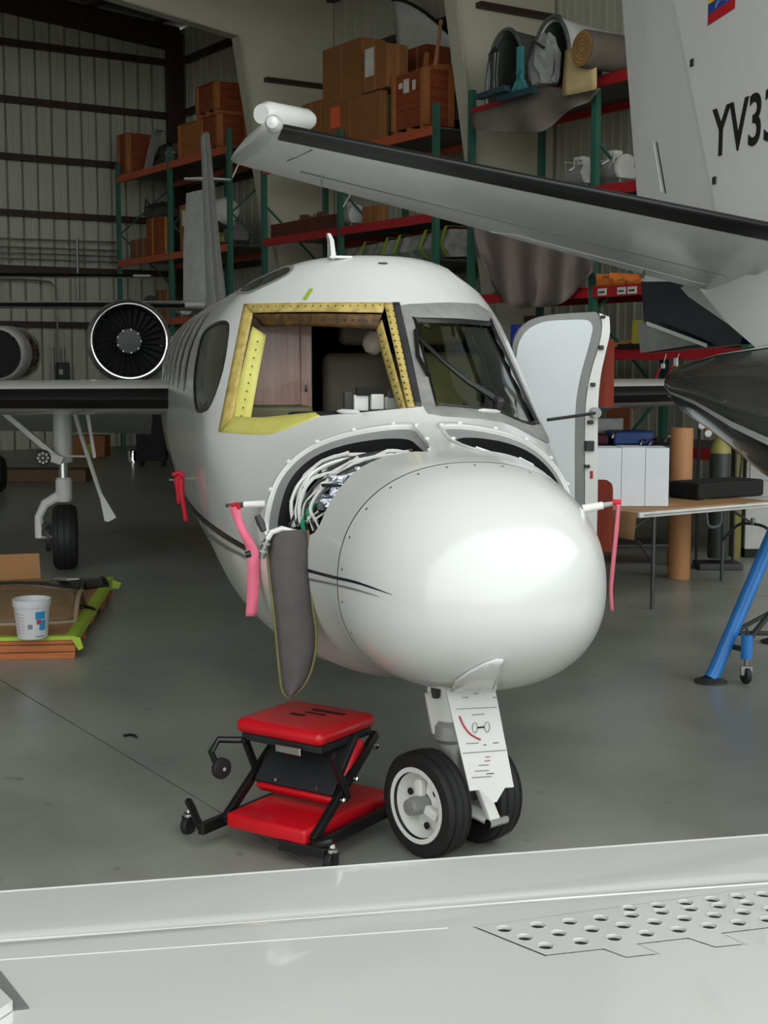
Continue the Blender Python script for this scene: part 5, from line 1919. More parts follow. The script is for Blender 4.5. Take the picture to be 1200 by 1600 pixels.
MB().lathe([(.041, 1.2), (.041, 1.318), (.034, 1.318), (.034, 1.2)], (0, 0, 0), (0, 0, 1), n=24, cap=False).build('roll_core', m_card, roll)
o = MB().box((1.02, .38, .762), (1.80, .72, .90)).build('equipment_case', m_dark, None, bevel=.02)
o.location = TO
o.rotation_euler = (0, 0, TR)
tag(o, 'low black equipment case on the far end of the folding table', 'case')

# ---------------------------------------------------------------- blue tripod jack
JP = atz(1110, 1066, 0)
jk_c = Vector((2.62, 8.35, 0))
jack = empty('tripod_jack', jk_c, 0, 'blue steel tripod aircraft jack with round foot plate', 'jack')
m_blue = M('blue_jack_paint', (40, 120, 196), .35, var=.08)
apex = Vector((0, 0, 1.25))
l1 = JP - jk_c
for k in range(3):
    v = Matrix.Rotation(2 * pi * k / 3, 3, 'Z') @ Vector((l1.x, l1.y, 0))
    a_ = v * .12 + Vector((0, 0, 1.28))
    MB().tube([v + Vector((0, 0, .02)), v.lerp(Vector((0, 0, 0)), .04) + Vector((0, 0, .06)), a_], .042, 16).build('jack_leg', m_blue, jack, smooth=True)
    MB().lathe([(.095, 0), (.095, .012), (.06, .022), (.05, .03)], v, (0, 0, 1), n=24).build('foot_plate', m_charcoal, jack, smooth=True)
    n_ = Matrix.Rotation(2 * pi * (k + 1) / 3, 3, 'Z') @ Vector((l1.x, l1.y, 0))
    MB().tube([v * .8 + Vector((0, 0, .28)), n_ * .8 + Vector((0, 0, .28))], .014, 8).build('spreader_bar', m_charcoal, jack)
MB().tube([(0, 0, .55), (0, 0, 1.2)], .075, 20).build('jack_cylinder', m_blue, jack, smooth=True)
MB().tube([(0, 0, 1.2), (0, 0, 1.33)], .045, 16).build('jack_ram', m_chrome, jack, smooth=True)
cs = atz(1165, 1068, 0) - jk_c
ce = empty('jack_caster', parent=jack)
MB().tube([cs + Vector((0, 0, .15)), cs + Vector((0, 0, .29))], .034, 14).build('caster_sleeve', m_blue, ce, smooth=True)
MB().tube([cs + Vector((0, 0, .29)), cs + Vector((.0, .0, .33))], .008, 6).build('sleeve_pin', m_charcoal, ce)
MB().tube([cs + Vector((0, 0, .11)), cs + Vector((0, 0, .16))], .014, 10).build('caster_spring', m_steel, ce)
MB().lathe([(.02, -.018), (.045, -.016), (.05, -.01), (.05, .01), (.045, .016), (.02, .018)], cs + Vector((0, 0, .05)), (1, .25, 0), n=22).build('caster_wheel', m_tyre, ce, smooth=True)
MB().loft([[cs + Vector((sx * .034, sy * .02, z)) for sx, sy in ((-1, -1), (1, -1), (1, 1), (-1, 1))] for z in (.05, .105)]).build('caster_fork', m_alu, ce, bevel=.006)
MB().bar(cs + Vector((-.02, .0, .22)), Vector((-.1, -.05, .56)), .02, .03).build('caster_arm', m_charcoal, ce)
MB().bar(l1 * .8 + Vector((0, 0, .20)), cs + Vector((0, .0, .2)), .02, .03).build('caster_arm', m_charcoal, ce)

# ---------------------------------------------------------------- gas cylinder cart, white cabinet, tool cart behind the table
GO = Vector((3.06, 12.5, 0))
gas = empty('gas_cylinder', GO, 0, 'dark gas cylinder with yellow-green shoulder and regulator gauges on a cart', 'gas cylinder')
MB().lathe([(.0, .1), (.09, .1), (.095, .13), (.095, 1.06)], (0, 0, 0), (0, 0, 1), n=28).build('cylinder_body', M('dark_green_cylinder', (52, 60, 56), .35), gas, smooth=True)
MB().lathe([(.096, 1.06), (.094, 1.10), (.07, 1.16), (.04, 1.20), (.03, 1.21), (.0, 1.21)], (0, 0, 0), (0, 0, 1), n=28).build('cylinder_shoulder', M('yellow_green_shoulder', (150, 142, 74), .5), gas, smooth=True)
MB().tube([(0, 0, 1.2), (0, 0, 1.32)], .022, 10).build('valve_stem', M('brass_valve', (170, 120, 60), .35, metal=.7), gas, smooth=True)
MB().tube([(-.16, -.03, 1.28), (.02, -.02, 1.28)], .018, 8).build('regulator', M('brass_valve', (170, 120, 60)), gas, smooth=True)
for (x, z) in ((-.12, 1.34), (-.19, 1.31), (-.13, 1.24)):
    g_ = MB().lathe([(.034, .02), (.036, -.01), (.03, -.014)], (x, -.05, z), (0, 1, 0), n=18).build('pressure_gauge', m_alu, gas, smooth=True)
    MB().lathe([(.029, -.0145), (.0, -.015)], (x, -.05, z), (0, 1, 0), n=18).build('gauge_dial', m_wheel, g_)
MB().tube(spline([(-.22, -.03, 1.55), (-.15, -.05, 1.57), (-.06, -.05, 1.50), (-.04, -.04, 1.36), (-.08, -.04, 1.29)], 4), .011, 6).build('gas_hose', m_greystripe, gas, smooth=True)
MB().tube(spline([(.02, -.05, 1.36), (.04, -.05, 1.50), (.14, -.02, 1.40), (.2, 0, 1.1), (.17, .0, .7)], 4), .011, 6).build('gas_hose', m_charcoal, gas, smooth=True)
MB().cbox((.02, .0, 1.36), (.16, .02, .16)).build('cylinder_tag', M('clear_tag', (170, 170, 168), .3), gas, bevel=.01)
MB().box((-.2, -.14, 0), (.2, .14, .06)).build('cart_base', m_charcoal, gas, bevel=.01)
for x in (-.17, .17):
    MB().tube([(x, .12, .06), (x, .12, 1.3)], .014, 8).build('cart_rail', m_charcoal, gas, smooth=True)
MB().bar((-.17, .11, .7), (.17, .11, .7), .02, .05).build('cart_strap', m_charcoal, gas)
a, c = at(1166, 756, 13.2), at(1166, 664, 13.2)
cbn = empty('storage_cabinet', Vector((a.x, 13.2, 0)), 0, 'pale grey steel cabinet behind the gas cylinder', 'cabinet')
m_cab = M('pale_grey_cabinet', (176, 176, 170), .45)
MB().box((0, 0, .08), (.9, .5, 1.36)).build('cabinet_body', m_cab, cbn, bevel=.01)
MB().box((.03, -.015, .75), (.87, 0, 1.33)).build('cabinet_door', m_cab, cbn, bevel=.004)
MB().box((0, -.02, .0), (.9, .5, .08)).build('cabinet_plinth', m_dark, cbn)
MB().box((.03, -.03, .98), (.05, -.015, 1.1)).build('cabinet_handle', m_wheel, cbn)
MB().box((-.10, .02, 0), (-.03, .4, 1.5)).build('yellow_post', M('dull_yellow_post', (120, 110, 40), .5), cbn)
TCO = Vector((1.9, 12.6, 0))
tc_ = empty('tool_cart', TCO, .1, 'dark tool cart with a blue tray and loose tools behind the foam blocks', 'tool cart')
for z in (.2, .75, 1.12):
    MB().box((0, 0, z - .03), (.78, .5, z)).build('cart_shelf', m_charcoal, tc_, bevel=.006)
for x in (.02, .76):
    for y in (.02, .48):
        MB().tube([(x, y, 0), (x, y, 1.16)], .018, 8).build('cart_post', m_charcoal, tc_)
MB().box((.22, .04, 1.12), (.60, .34, 1.25)).build('blue_tray', M('blue_tray_plastic', (30, 70, 140), .4), tc_, bevel=.02)
MB().box((.02, .36, 1.12), (.40, .46, 1.36)).build('back_rail', m_alu, tc_, bevel=.01)
MB().box((.02, .05, 1.12), (.18, .3, 1.22)).build('tool_pouch', M('plum_tool_pouch', (86, 30, 52), .7), tc_, bevel=.03)
for (x, z) in ((.20, 1.24), (.46, 1.16), (.55, 1.17), (.70, 1.2)):
    MB().tube([(x, .03, z - .05), (x + .02, .02, z), (x + .06, .02, z + .01)], .014, 6).build('hand_tool', m_chrome, tc_, smooth=True)
# ---------------------------------------------------------------- storage racks along the side wall (hangar frame: t, w, z)
m_up = M('green_rack_upright', (52, 104, 86), .5, var=.12)
m_or = M('orange_rack_beam', (196, 92, 58), .5, var=.12)
m_rd = M('red_rack_beam', (176, 34, 40), .5, var=.12)
m_deck = M('wire_deck_grey', (92, 92, 90), .5, metal=.3)
m_bx = M('warehouse_cardboard', (150, 98, 54), .75, var=.07, scale=2.5)
m_bx2 = M('pale_cardboard', (164, 114, 70), .75, var=.07, scale=2.5)
m_bx3 = M('dark_cardboard', (124, 84, 54), .75, var=.1, scale=2.5)
m_ply = M('orange_plywood', (158, 76, 36), .6, rgb2=(126, 58, 28), scale=3, stretch=(1, 1, 6))
m_ply2 = M('pale_crate_batten', (172, 108, 58), .6, var=.1)
m_lab = M('white_paper_label', (222, 220, 212), .7)
m_orl = M('fluorescent_orange_label', (250, 110, 60), .6)
m_tarp = M('grey_brown_tarp', (118, 108, 100), .8, var=.1, scale=3)
m_tarp2 = M('pale_grey_cloth', (150, 150, 148), .8, var=.12, scale=6)
m_bag = M('dark_grey_bag', (64, 64, 62), .8, var=.2)
m_pl2 = M('cloudy_plastic_wrap', (150, 150, 144), .25, var=.25, scale=9)
m_gm = M('grey_machine_metal', (112, 116, 112), .4, metal=.4, var=.25, scale=9)
RD = 1.25            # rack depth
TH0 = .09


def rack(label, ts_, levels, top, zs0=0.0):
    """ts_: upright stations, levels: (z, material)"""
    o = hw(ts_[0], 0)
    r = empty('pallet_rack', o, HROT, label, 'rack')
    for t in ts_:
        for w_ in (0.0, RD):
            MB().box((t - ts_[0] - .045, w_ - .04, 0), (t - ts_[0] + .045, w_ + .04, top)).build('upright', m_up, r)
        zz = .4
        k = 0
        while zz + 1.1 < top:
            a, b = (0.03, RD - .03) if k % 2 == 0 else (RD - .03, .03)
            MB().bar((t - ts_[0], a, zz), (t - ts_[0], b, zz + 1.05), .03, .03).build('frame_brace', m_up, r)
            zz += 1.05
            k += 1
    for i in range(len(ts_) - 1):
        a, b = ts_[i] - ts_[0] + .045, ts_[i + 1] - ts_[0] - .045
        for z, mt in levels:
            for w_ in (-.02, RD + .02):
                MB().box((a, w_ - .03, z - .13), (b, w_ + .03, z)).build('beam', mt, r)
            MB().box((a, .0, z - .03), (b, RD, z - .004)).build('shelf_deck', m_deck, r)
    return r


t190, t270, t362 = tpx(190, 0), tpx(270, 0), tpx(362, 0)
t415, t533, t680 = tpx(415, 0), tpx(533, 0), tpx(680, 0)
t735, t925 = tpx(735, 0), tpx(925, 0)
LA = [zpy(277, t190, 0), zpy(408, t190, 0), zpy(497, t270, 0)]
rack('green and orange rack in the corner holding wooden crates', [t190, t270, t362], [(LA[0], m_or), (LA[1], m_or), (LA[2], m_or), (.9, m_or)], LA[0] + .3)
LB = [zpy(196, t680, 0), zpy(374, t415, 0), zpy(404, t533, 0) - .15]
rack('green rack stacked with large cardboard cartons', [t415, t533, t680], [(LB[0], m_or), (LB[1], m_rd), (LB[2], m_deck), (1.2, m_rd)], LB[0] + .3)
t3 = t925 + (t925 - t735)
LC = [zpy(121, t925, 0), zpy(292, t925, 0), zpy(449, t925, 0), zpy(545, tpx(1010, 0), 0)]
rack('green and red rack carrying engine cowlings and hanging tarpaulins', [t735, t925, t3], [(LC[0], m_rd), (LC[1], m_rd), (LC[2], m_rd), (LC[3], m_rd), (.9, m_rd)], LC[0] + .25)


def place(pxl, pxc, pxr, ytop, z0, wf):
    """rack load: front face pxl..pxc, near end pxc..pxr -> t0,t1,w1,z1"""
    t0, t1 = tpx(pxl, wf), tpx(pxc, wf)
    w1 = wpx(pxr, t1)
    z1 = zpy(ytop, t1, wf)
    return t0, t1, max(w1, wf + .15), z1


def carton(pxl, pxc, pxr, ytop, z0, label, wf=.1, mat=None, stickers=(), tape=True, group=None, name='cardboard_box', tapemat=None, wmax=None):
    mat = mat or m_bx
    t0, t1, w1, z1 = place(pxl, pxc, pxr, ytop, z0, wf)
    if wmax:
        w1 = min(w1, wmax)
    L, D, H = t1 - t0, w1 - wf, z1 - z0
    c = empty(name, hw(t0, wf, z0), HROT, label, 'box', group)
    MB().box((0, 0, 0), (L, D, H)).build('carton_body', mat, c, bevel=.008)
    if tape:
        tm = tapemat or m_bx2
        MB().box((L * .48, -.003, H * .05), (L * .48 + .05, 0, H)).build('carton_seam', tm, c)
        MB().box((L, D * .46, H * .05), (L + .003, D * .46 + .05, H)).build('carton_seam', tm, c)
    for (f, u, v, w_, h, mt) in stickers:
        # f: 'f' front face, 'e' near end
        if f == 'f':
            MB().box((u * L, -.006, v * H), (u * L + w_, -.001, v * H + h)).build('paper_label', mt, c)
        else:
            MB().box((L + .001, u * D, v * H), (L + .006, u * D + w_, v * H + h)).build('paper_label', mt, c)
    return c


def crate(pxl, pxc, pxr, ytop, z0, label, wf=.1, mat=None, bat=None, nb=None, stickers=(), lid=True, skids=True, wmax=None):
    mat, bat = mat or m_ply, bat or m_ply2
    t0, t1, w1, z1 = place(pxl, pxc, pxr, ytop, z0, wf)
    if wmax:
        w1 = min(w1, wmax)
    L, D, H = t1 - t0, w1 - wf, z1 - z0
    c = empty('wooden_crate', hw(t0, wf, z0), HROT, label, 'crate')
    s0 = .09 if skids else 0
    if skids:
        for x in (.03, L / 2 - .05, L - .13):
            MB().box((x, 0.01, 0), (x + .1, D - .01, s0)).build('crate_skid', bat, c)
    nb = nb or max(2, int((H - s0) / .22))
    h = (H - s0 - .02) / nb
    for k in range(nb):
        za, zb = s0 + k * h + .003, s0 + (k + 1) * h - .003
        MB().box((0.0, .012, za), (L, .03, zb)).build('crate_plank', mat, c)
        MB().box((L - .03, .03, za), (L - .012, D, zb)).build('crate_plank', mat, c)
        MB().box((0.012, .03, za), (.03, D, zb)).build('crate_plank', mat, c)
    MB().box((0.03, D - .018, s0), (L - .03, D, H - .02)).build('crate_back', mat, c)
    for x in (0, L - .09):
        MB().box((x, -.012, s0), (x + .09, .012, H - .02)).build('crate_batten', bat, c)
    for y in (.0, D - .09):
        MB().box((L - .012, y, s0), (L + .012, y + .09, H - .02)).build('crate_batten', bat, c)
    if lid:
        MB().box((-.01, -.01, H - .02), (L + .01, D, H)).build('crate_lid', mat, c)
    for (f, u, v, w_, hh, mt) in stickers:
        if f == 'f':
            MB().box((u * L, .006, v * H), (u * L + w_, .0115, v * H + hh)).build('paper_label', mt, c)
        else:
            MB().box((L - .0115, u * D, v * H), (L - .006, u * D + w_, v * H + hh)).build('paper_label', mt, c)
    return c


# --- corner rack, top level
crate(190, 205, 246, 207, LA[0], 'square orange crate at the back wall end of the corner rack', skids=True, wmax=1.3)
crate(284, 316, 348, 186, LA[0], 'low plywood crate with a pale corner batten beside the crate stack', mat=m_ply2, bat=m_ply2, skids=False, wmax=1.0)
c1 = crate(318, 346, 392, 176, LA[0], 'lower wooden crate of the stack of two on the corner rack', wmax=1.3)
t0_, t1_, w1_, z1_ = place(318, 346, 392, 176, LA[0], .1)
crate(312, 342, 390, 126, z1_, 'upper wooden crate of the stack of two on the corner rack', wmax=1.3)


def part_obj(name, base, label, cat):
    return empty(name, base, HROT, label, cat)


tb, wb_ = tpx(226, .1), .15
ar = part_obj('duct_bracket', hw(tb, wb_, LA[0]), 'pale curved metal bracket beside the square orange crate', 'bracket')
arc_ = [(.75 * k / 8, .1, .05 + .72 * math.sin(k / 8 * pi * .55)) for k in range(9)]
MB().loft([[(x, y - .08, z), (x, y + .08, z), (x, y + .08, z + .06), (x, y - .08, z + .06)] for x, y, z in arc_]).build('bracket_arch', m_tarp2, ar)
MB().bar((0, .1, .04), (1.2, .1, .04), .2, .08).build('bracket_base', m_tarp2, ar)
MB().box((.55, .4, 0), (1.0, .8, .55)).build('bracket_block', m_bx3, ar, bevel=.03)
cn = part_obj('metal_canister', hw(tpx(272, .3), .3, LA[0]), 'small shiny metal canister on the corner rack top shelf', 'canister')
MB().lathe([(0, 0), (.1, 0), (.1, .28), (.08, .32), (.03, .33), (0, .33)], (0, 0, 0), (0, 0, 1), n=20).build('canister_body', m_alu, cn, smooth=True)
MB().lathe([(.11, .27), (.11, .3)], (0, 0, 0), (0, 0, 1), n=20).build('canister_band', m_wheel, cn)
bgs = part_obj('canvas_bundle', hw(tpx(268, .7), .75, LA[0]), 'dark canvas bundle in the corner behind the metal canister', 'bundle')


def lump(r, seed, n=12, m=8, sq=(1, 1, 1), flat=True):
    g = random.Random(seed)
    vs, fs = [], []
    for i in range(m + 1):
        ph = pi * i / m
        for k in range(n):
            a = 2 * pi * k / n
            q = r * (1 + g.uniform(-.14, .14))
            z = q * math.cos(ph) * sq[2]
            vs.append((q * math.sin(ph) * math.cos(a) * sq[0], q * math.sin(ph) * math.sin(a) * sq[1], max(z, -r * sq[2] * .62) + r * sq[2] * .62))
    for i in range(m):
        for k in range(n):
            fs.append((i * n + k, i * n + (k + 1) % n, (i + 1) * n + (k + 1) % n, (i + 1) * n + k))
    return vs, fs


MB().add(*lump(.42, 5, sq=(1.2, .8, .9))).build('bundle_cloth', m_bag, bgs, smooth=True)
MB().tube([(-.3, -.2, .3), (0, -.36, .35), (.35, -.2, .3)], .02, 6).build('bundle_strap', m_charcoal, bgs)

# --- corner rack, middle level
carton(207, 226, 244, 372, LA[1], 'low cardboard box at the wall end of the corner rack middle shelf', mat=m_bx3, wmax=1.2)
c2 = carton(232, 252, 271, 338, LA[1], 'tall orange-brown carton with yellow straps on the corner rack', mat=m_ply, tapemat=M('yellow_strap', (200, 160, 60), .6), wmax=1.2)
zt2 = zpy(338, tpx(252, .1), .1)
bg2 = part_obj('duffel_bag', hw(tpx(240, .3), .55, zt2 + .005), 'dark bag slumped on top of the strapped carton', 'bag')
MB().add(*lump(.42, 8, sq=(1.1, .9, .55))).build('bag_body', m_bag, bg2, smooth=True)
MB().tube([(-.2, -.3, .2), (0, -.36, .42), (.2, -.3, .2)], .02, 6).build('bag_handle', m_charcoal, bg2)
carton(284, 298, 314, 318, LA[1], 'brown carton with a white label behind the tail fin', mat=m_bx, stickers=(('f', .3, .55, .3, .3, m_lab),), wmax=1.2)
tk = part_obj('storage_tank', hw(tpx(318, .4), .5, LA[1] + .0), 'white cylindrical tank lying on a dark cradle on the corner rack', 'tank')
MB().lathe([(.0, 0), (.2, .03), (.26, .12), (.26, .95), (.2, 1.04), (0, 1.07)], (0, 0, .72), (1, 0, 0), n=24).build('tank_body', m_wheel, tk, smooth=True)
for x in (.2, .8):
    MB().box((x, -.28, 0), (x + .1, .28, .52)).build('tank_cradle', m_charcoal, tk)


def machine(px, w_, z, label, seed, s=1.0, mats=(m_gm, m_alu, m_charcoal), name='machine_part'):
    g = random.Random(seed)
    p = part_obj(name, hw(tpx(px, w_), w_, z), label, 'machine part')
    MB().box((-.3 * s, -.18 * s, 0), (.3 * s, .18 * s, .12 * s)).build('base_plate', mats[2], p, bevel=.02)
    MB().lathe([(.0, 0), (.14 * s, 0), (.16 * s, .1 * s), (.16 * s, .4 * s), (.1 * s, .46 * s), (0, .46 * s)], (-.22 * s, 0, .26 * s), (1, 0, 0), n=18).build('housing', mats[0], p, smooth=True)
    MB().lathe([(.0, 0), (.19 * s, 0), (.19 * s, .05 * s), (0, .05 * s)], (.2 * s, 0, .26 * s), (1, 0, 0), n=18).build('flange', mats[1], p)
    for k in range(4):
        a = g.uniform(0, 6)
        MB().tube([(-.2 * s + .1 * k * s, -.12 * s, .3 * s), (-.15 * s + .12 * k * s, -.2 * s, (.35 + .1 * math.sin(a)) * s), (-.1 * s + .1 * k * s, -.1 * s, (.45 + .06 * math.cos(a)) * s)], .016 * s, 6).build('pipe', mats[k % 2], p, smooth=True)
    MB().box((-.1 * s, -.08 * s, .36 * s), (.08 * s, .08 * s, .52 * s)).build('gearbox', mats[1], p, bevel=.015)
    return p


machine(370, .4, LA[1], 'grey machine assembly at the near end of the corner rack middle shelf', 3, .9)
machine(356, .2, LA[1], 'small machine with a yellow cap beside the white tank', 4, .55, (M('yellow_cap', (190, 184, 80), .5), m_gm, m_charcoal))

# --- corner rack, third level and below
bg3 = part_obj('gear_bag', hw(tpx(232, .35), .45, LA[2]), 'grey wrapped bundle just above the engine on the corner rack', 'bundle')
MB().add(*lump(.36, 12, sq=(1.1, .9, .9))).build('bundle_cloth', M('grey_canvas', (104, 98, 92), .8), bg3, smooth=True)
MB().tube([(-.32, -.12, .3), (-.05, -.34, .36), (.3, -.2, .28)], .018, 6).build('bundle_strap', m_charcoal, bg3)
carton(246, 257, 268, 452, LA[2], 'dark brown carton on the lower corner rack shelf', mat=m_bx3, wf=.2, wmax=1.1)
machine(286, .35, LA[2], 'jumble of white pipe fittings on the lower corner rack shelf', 9, .7, (m_wheel, m_lab, m_gm))
MBp = part_obj('fairing_piece', hw(tpx(282, .3), .75, LA[2]), 'pale triangular fairing standing on the lower corner rack shelf', 'fairing')
MB().prism([(-.2, 0, 0), (.35, 0, 0), (.25, 0, .35), (-.15, 0, .6)], (0, .04, 0)).build('fairing_skin', m_tarp2, MBp)
MB().bar((-.2, -.01, .02), (.35, -.01, .02), .02, .04).build('fairing_rib', m_gm, MBp)
wr = part_obj('wrapped_part', hw(tpx(272, .3), .4, .9), 'silver part wrapped in clear plastic below the orange beam', 'wrapped part')
MB().add(*lump(.42, 21, sq=(1.2, .8, 1.0))).build('plastic_wrap', m_pl2, wr)
MB().box((-.3, -.1, 0), (.3, .1, .1)).build('support_block', m_ply2, wr)
carton(302, 316, 330, 522, .9, 'brown carton behind the fuselage on the corner rack', mat=m_bx3, wmax=1.0)
carton(362, 372, 394, 432, LA[2], 'orange carton at the near end of the lower corner rack shelf', mat=m_ply, wmax=1.0, wf=.15) if False else None

# --- carton rack, top level
zB = LB[0]
carton(474, 503, 518, 155, zB, 'cardboard box at the frame end of the carton rack', mat=m_bx, wmax=1.25)
carton(505, 594, 606, 140, zB, 'long cardboard carton with an orange sticker on the carton rack', mat=m_bx, stickers=(('f', .16, .50, .28, .32, m_orl),), wmax=1.25)
zl = zpy(140, tpx(594, .1), .1)
carton(506, 565, 602, 57, zl, 'big upper cardboard carton on the carton rack', mat=m_bx, wmax=1.2)
carton(567, 604, 636, 66, zl, 'upper carton with two white labels next to the open crate', mat=m_bx, wf=.05, stickers=(('f', .12, .35, .25, .42, m_lab),), wmax=1.2)
oc = crate(612, 662, 707, 102, zB, 'open wooden crate with loose timber sticking out', lid=False, wmax=1.3, stickers=(('f', .35, .66, .14, .2, m_lab), ('f', .2, .75, .1, .08, m_lab), ('f', .62, .68, .08, .14, m_lab)))
zc_ = zpy(102, tpx(662, .1), .1)
carton(636, 664, 700, 68, zc_ - .2, 'brown carton standing behind the open crate', wf=.9, mat=m_ply, wmax=1.35)
for i, (px, dx, h_, lab) in enumerate(((653, .0, 1.1, 'short timber stick leaning in the open crate'), (667, .12, 1.5, 'tall timber stick leaning in the open crate'), (668, .5, .9, 'pale timber offcut lying across the open crate'))):
    o = MB()
    if i < 2:
        o.bar((0, 0, 0), (dx, .15, h_), .06, .05)
    else:
        o.bar((0, 0, 0), (.0, .75, .10), .16, .10)
    q = o.build('timber_stick', m_ply2, None)
    q.location = hw(tpx(px, .3), .3, zc_ - (.8 if i < 2 else 0))
    q.rotation_euler = (0, 0, HROT)
    tag(q, lab, 'timber')
pk = part_obj('packing_paper', hw(tpx(640, .35), .45, zc_ - .25), 'crumpled pale packing paper on top of the open crate', 'paper')
MB().add(*lump(.26, 31, sq=(1.2, .8, .8))).build('paper_crumple', M('pale_green_paper', (182, 190, 170), .7), pk)
MB().add([(x + .3, y + .1, z) for x, y, z in lump(.16, 32)[0]], lump(.16, 32)[1]).build('paper_crumple', m_lab, pk)
# white curved fairing behind the cartons
fr = part_obj('wing_fairing', hw(tpx(640, 1.0), 1.36, zl), 'large white curved fairing with black edge leaning behind the cartons', 'fairing')
rows = []
rows2 = []
for k in range(13):
    f = k / 12
    x = -1.05 + 2.5 * f ** 1.1
    z0_, z1_ = 0.0, 1.62 * (1 - f ** 1.6) + .2
    rows.append([(x, .0 + .22 * math.sin(pi * q / 6) * (1 - f * .4), z0_ + (z1_ - z0_) * q / 6) for q in range(7)])
sheet('fairing_skin', [[(a, b * .5, c) for a, b, c in r] for r in rows], m_wheel, .02, parent=fr)
MB().tube([(r[-1][0], r[-1][1] * .5, r[-1][2]) for r in rows], .03, 6).build('fairing_edge', m_black, fr, smooth=True)
# level 2 of the carton rack
zB2 = LB[1]
pln = MB().box((0, 0, 0), (tpx(528, .1) - tpx(428, .1), .22, .25)).build('timber_plank', M('red_brown_timber', (96, 48, 40), .6), None)
pln.location = hw(tpx(425, .1), .1, zB2)
pln.rotation_euler = (0, 0, HROT)
tag(pln, 'long red-brown timber lying under the metal scrap on the carton rack', 'timber')
for i, (px, s_, lab) in enumerate(((478, .75, 'heap of bent metal brackets on the red-brown timber'), (505, .75, 'tangle of pipes beside the bent metal brackets'), (548, .8, 'white pump assembly beside the rack upright'))):
    machine(px, .62 if i < 2 else .4, zB2 if i == 2 else zB2 + .0, lab, 40 + i, s_ * 1.1, (m_gm, m_bx3, m_charcoal) if i < 2 else (m_lab, m_wheel, m_gm))
carton(566, 590, 606, 320, zB2, 'small cardboard box under the tail surface on the carton rack', wf=.2, wmax=1.1)
carton(592, 628, 650, 343, zB2, 'flat pale box lying on the red beam of the carton rack', wf=.05, mat=m_tarp2, tape=False, wmax=.8)
# long plastic wrapped part on level 3
lw_ = part_obj('wrapped_wing_panel', hw(tpx(505, .1), .25, LB[2]), 'long panel wrapped in cloudy plastic and bound with yellow tape', 'wrapped part')
Lp = tpx(692, .1) - tpx(505, .1)
rows = []
for k in range(25):
    f = k / 24
    x = Lp * f
    hh = .30 + .12 * f
    rr_ = vr.uniform(-.03, .03)
    rows.append([(x, .0 + vr.uniform(-.02, .02), .02), (x, -.12 + vr.uniform(-.03, .03), hh * .4), (x, -.03 + rr_, hh), (x, .35, hh + vr.uniform(-.03, .03)), (x, .5, .05)])
MB().loft(rows).build('plastic_wrap', m_pl2, lw_)
for f in (.06, .33, .52, .62, .82, .97):
    x = Lp * f
    hh = .32 + .12 * f
    MB().loft([[(x + d, -.02, .02), (x + d, -.17, hh * .4), (x + d, -.06, hh + .03), (x + d, .36, hh + .04)] for d in (0, .07)], close=False, cap=False).build('tape_band', m_tape, lw_, solid=.006)
carton(560, 640, 680, 425, 1.2, 'dark navy box under the wrapped panel', mat=M('dark_navy_box', (30, 34, 48), .6), tape=False, wmax=1.2) if False else None

# --- cowling rack, top level
zC = LC[0]


def cowl(pxl, pxr, ytop, depth, label, wf=-.05, mat=m_wheel, lean=0.0, z=None):
    t0, t1 = tpx(pxl, wf), tpx(pxr, wf)
    z1 = zpy(ytop, (t0 + t1) / 2, wf)
    z0 = zC if z is None else z
    R_, H = (t1 - t0) / 2, z1 - z0
    p = part_obj('engine_cowling', hw((t0 + t1) / 2, wf, z0), label, 'cowling')
    N_ = 18
    rows = []
    for y in np.linspace(0, depth, 6):
        sc = 1 - .10 * (y / depth)
        rows.append([(R_ * sc * math.cos(pi * k / N_) + lean * math.sin(pi * k / N_), y, H * sc * math.sin(pi * k / N_) ** .8) for k in range(N_ + 1)])
    sheet('cowl_skin', rows, mat, .02, parent=p)
    MB().tube(rows[0], .028, 6).build('cowl_rim', m_gm, p, smooth=True)
    inn = [[(x * .93, y + .02, z_ * .93) for x, y, z_ in r] for r in rows]
    sheet('cowl_liner', inn, M('cowl_liner_dark', (58, 62, 58), .5), .01, parent=p)
    for q in (2, 4):
        MB().tube([(x * .92, y, z_ * .92) for x, y, z_ in rows[q]], .03, 6).build('cowl_frame', m_gm, p, smooth=True)
    return p


cowl(757, 816, 46, 1.2, 'dull dark-lined engine cowling standing beside the cream frame', mat=m_gm)
cowl(824, 884, 27, 1.3, 'white engine cowling with dark open mouth on the cowling rack', lean=.03)
cowl(985, 1045, 35, 1.0, 'dark-mouthed cowling partly hidden by the white fin', mat=m_gm, wf=.2)
# folded cloth and stands
sc = part_obj('crumpled_cover', hw(tpx(838, -.3), -.22, zC), 'crumpled pale grey cover in front of the white cowling', 'cover')
MB().add(*lump(.30, 51, n=16, m=10, sq=(.8, .55, 1.25))).build('cover_cloth', m_tarp2, sc)
MB().tube([(-.1, -.2, .3), (.05, -.22, .5), (.2, -.18, .4)], .02, 6).build('cover_strap', m_charcoal, sc)
m_teal = M('teal_steel_paint', (70, 150, 150), .5)
stt = part_obj('cowl_stand', hw(tpx(808, -.4), -.4, zC - .1), 'teal steel stand upright beside the crumpled cover', 'stand')
MB().bar((0, 0, 0), (0, 0, .6), .09, .05).build('stand_post', m_teal, stt)
MB().bar((-.18, 0, .0), (.05, 0, .30), .05, .04).build('stand_strut', m_teal, stt)
MB().bar((.18, 0, .0), (-.05, 0, .30), .05, .04).build('stand_strut', m_teal, stt)
MB().bar((-.42, 0, .02), (.3, 0, .02), .1, .08).build('stand_rail', M('dark_teal_rail', (44, 70, 78), .5), stt)
bk = part_obj('cowl_clamp', hw(tpx(766, -.5), -.5, zC - .02), 'black jointed clamp stand beside the cowling mouth', 'clamp')
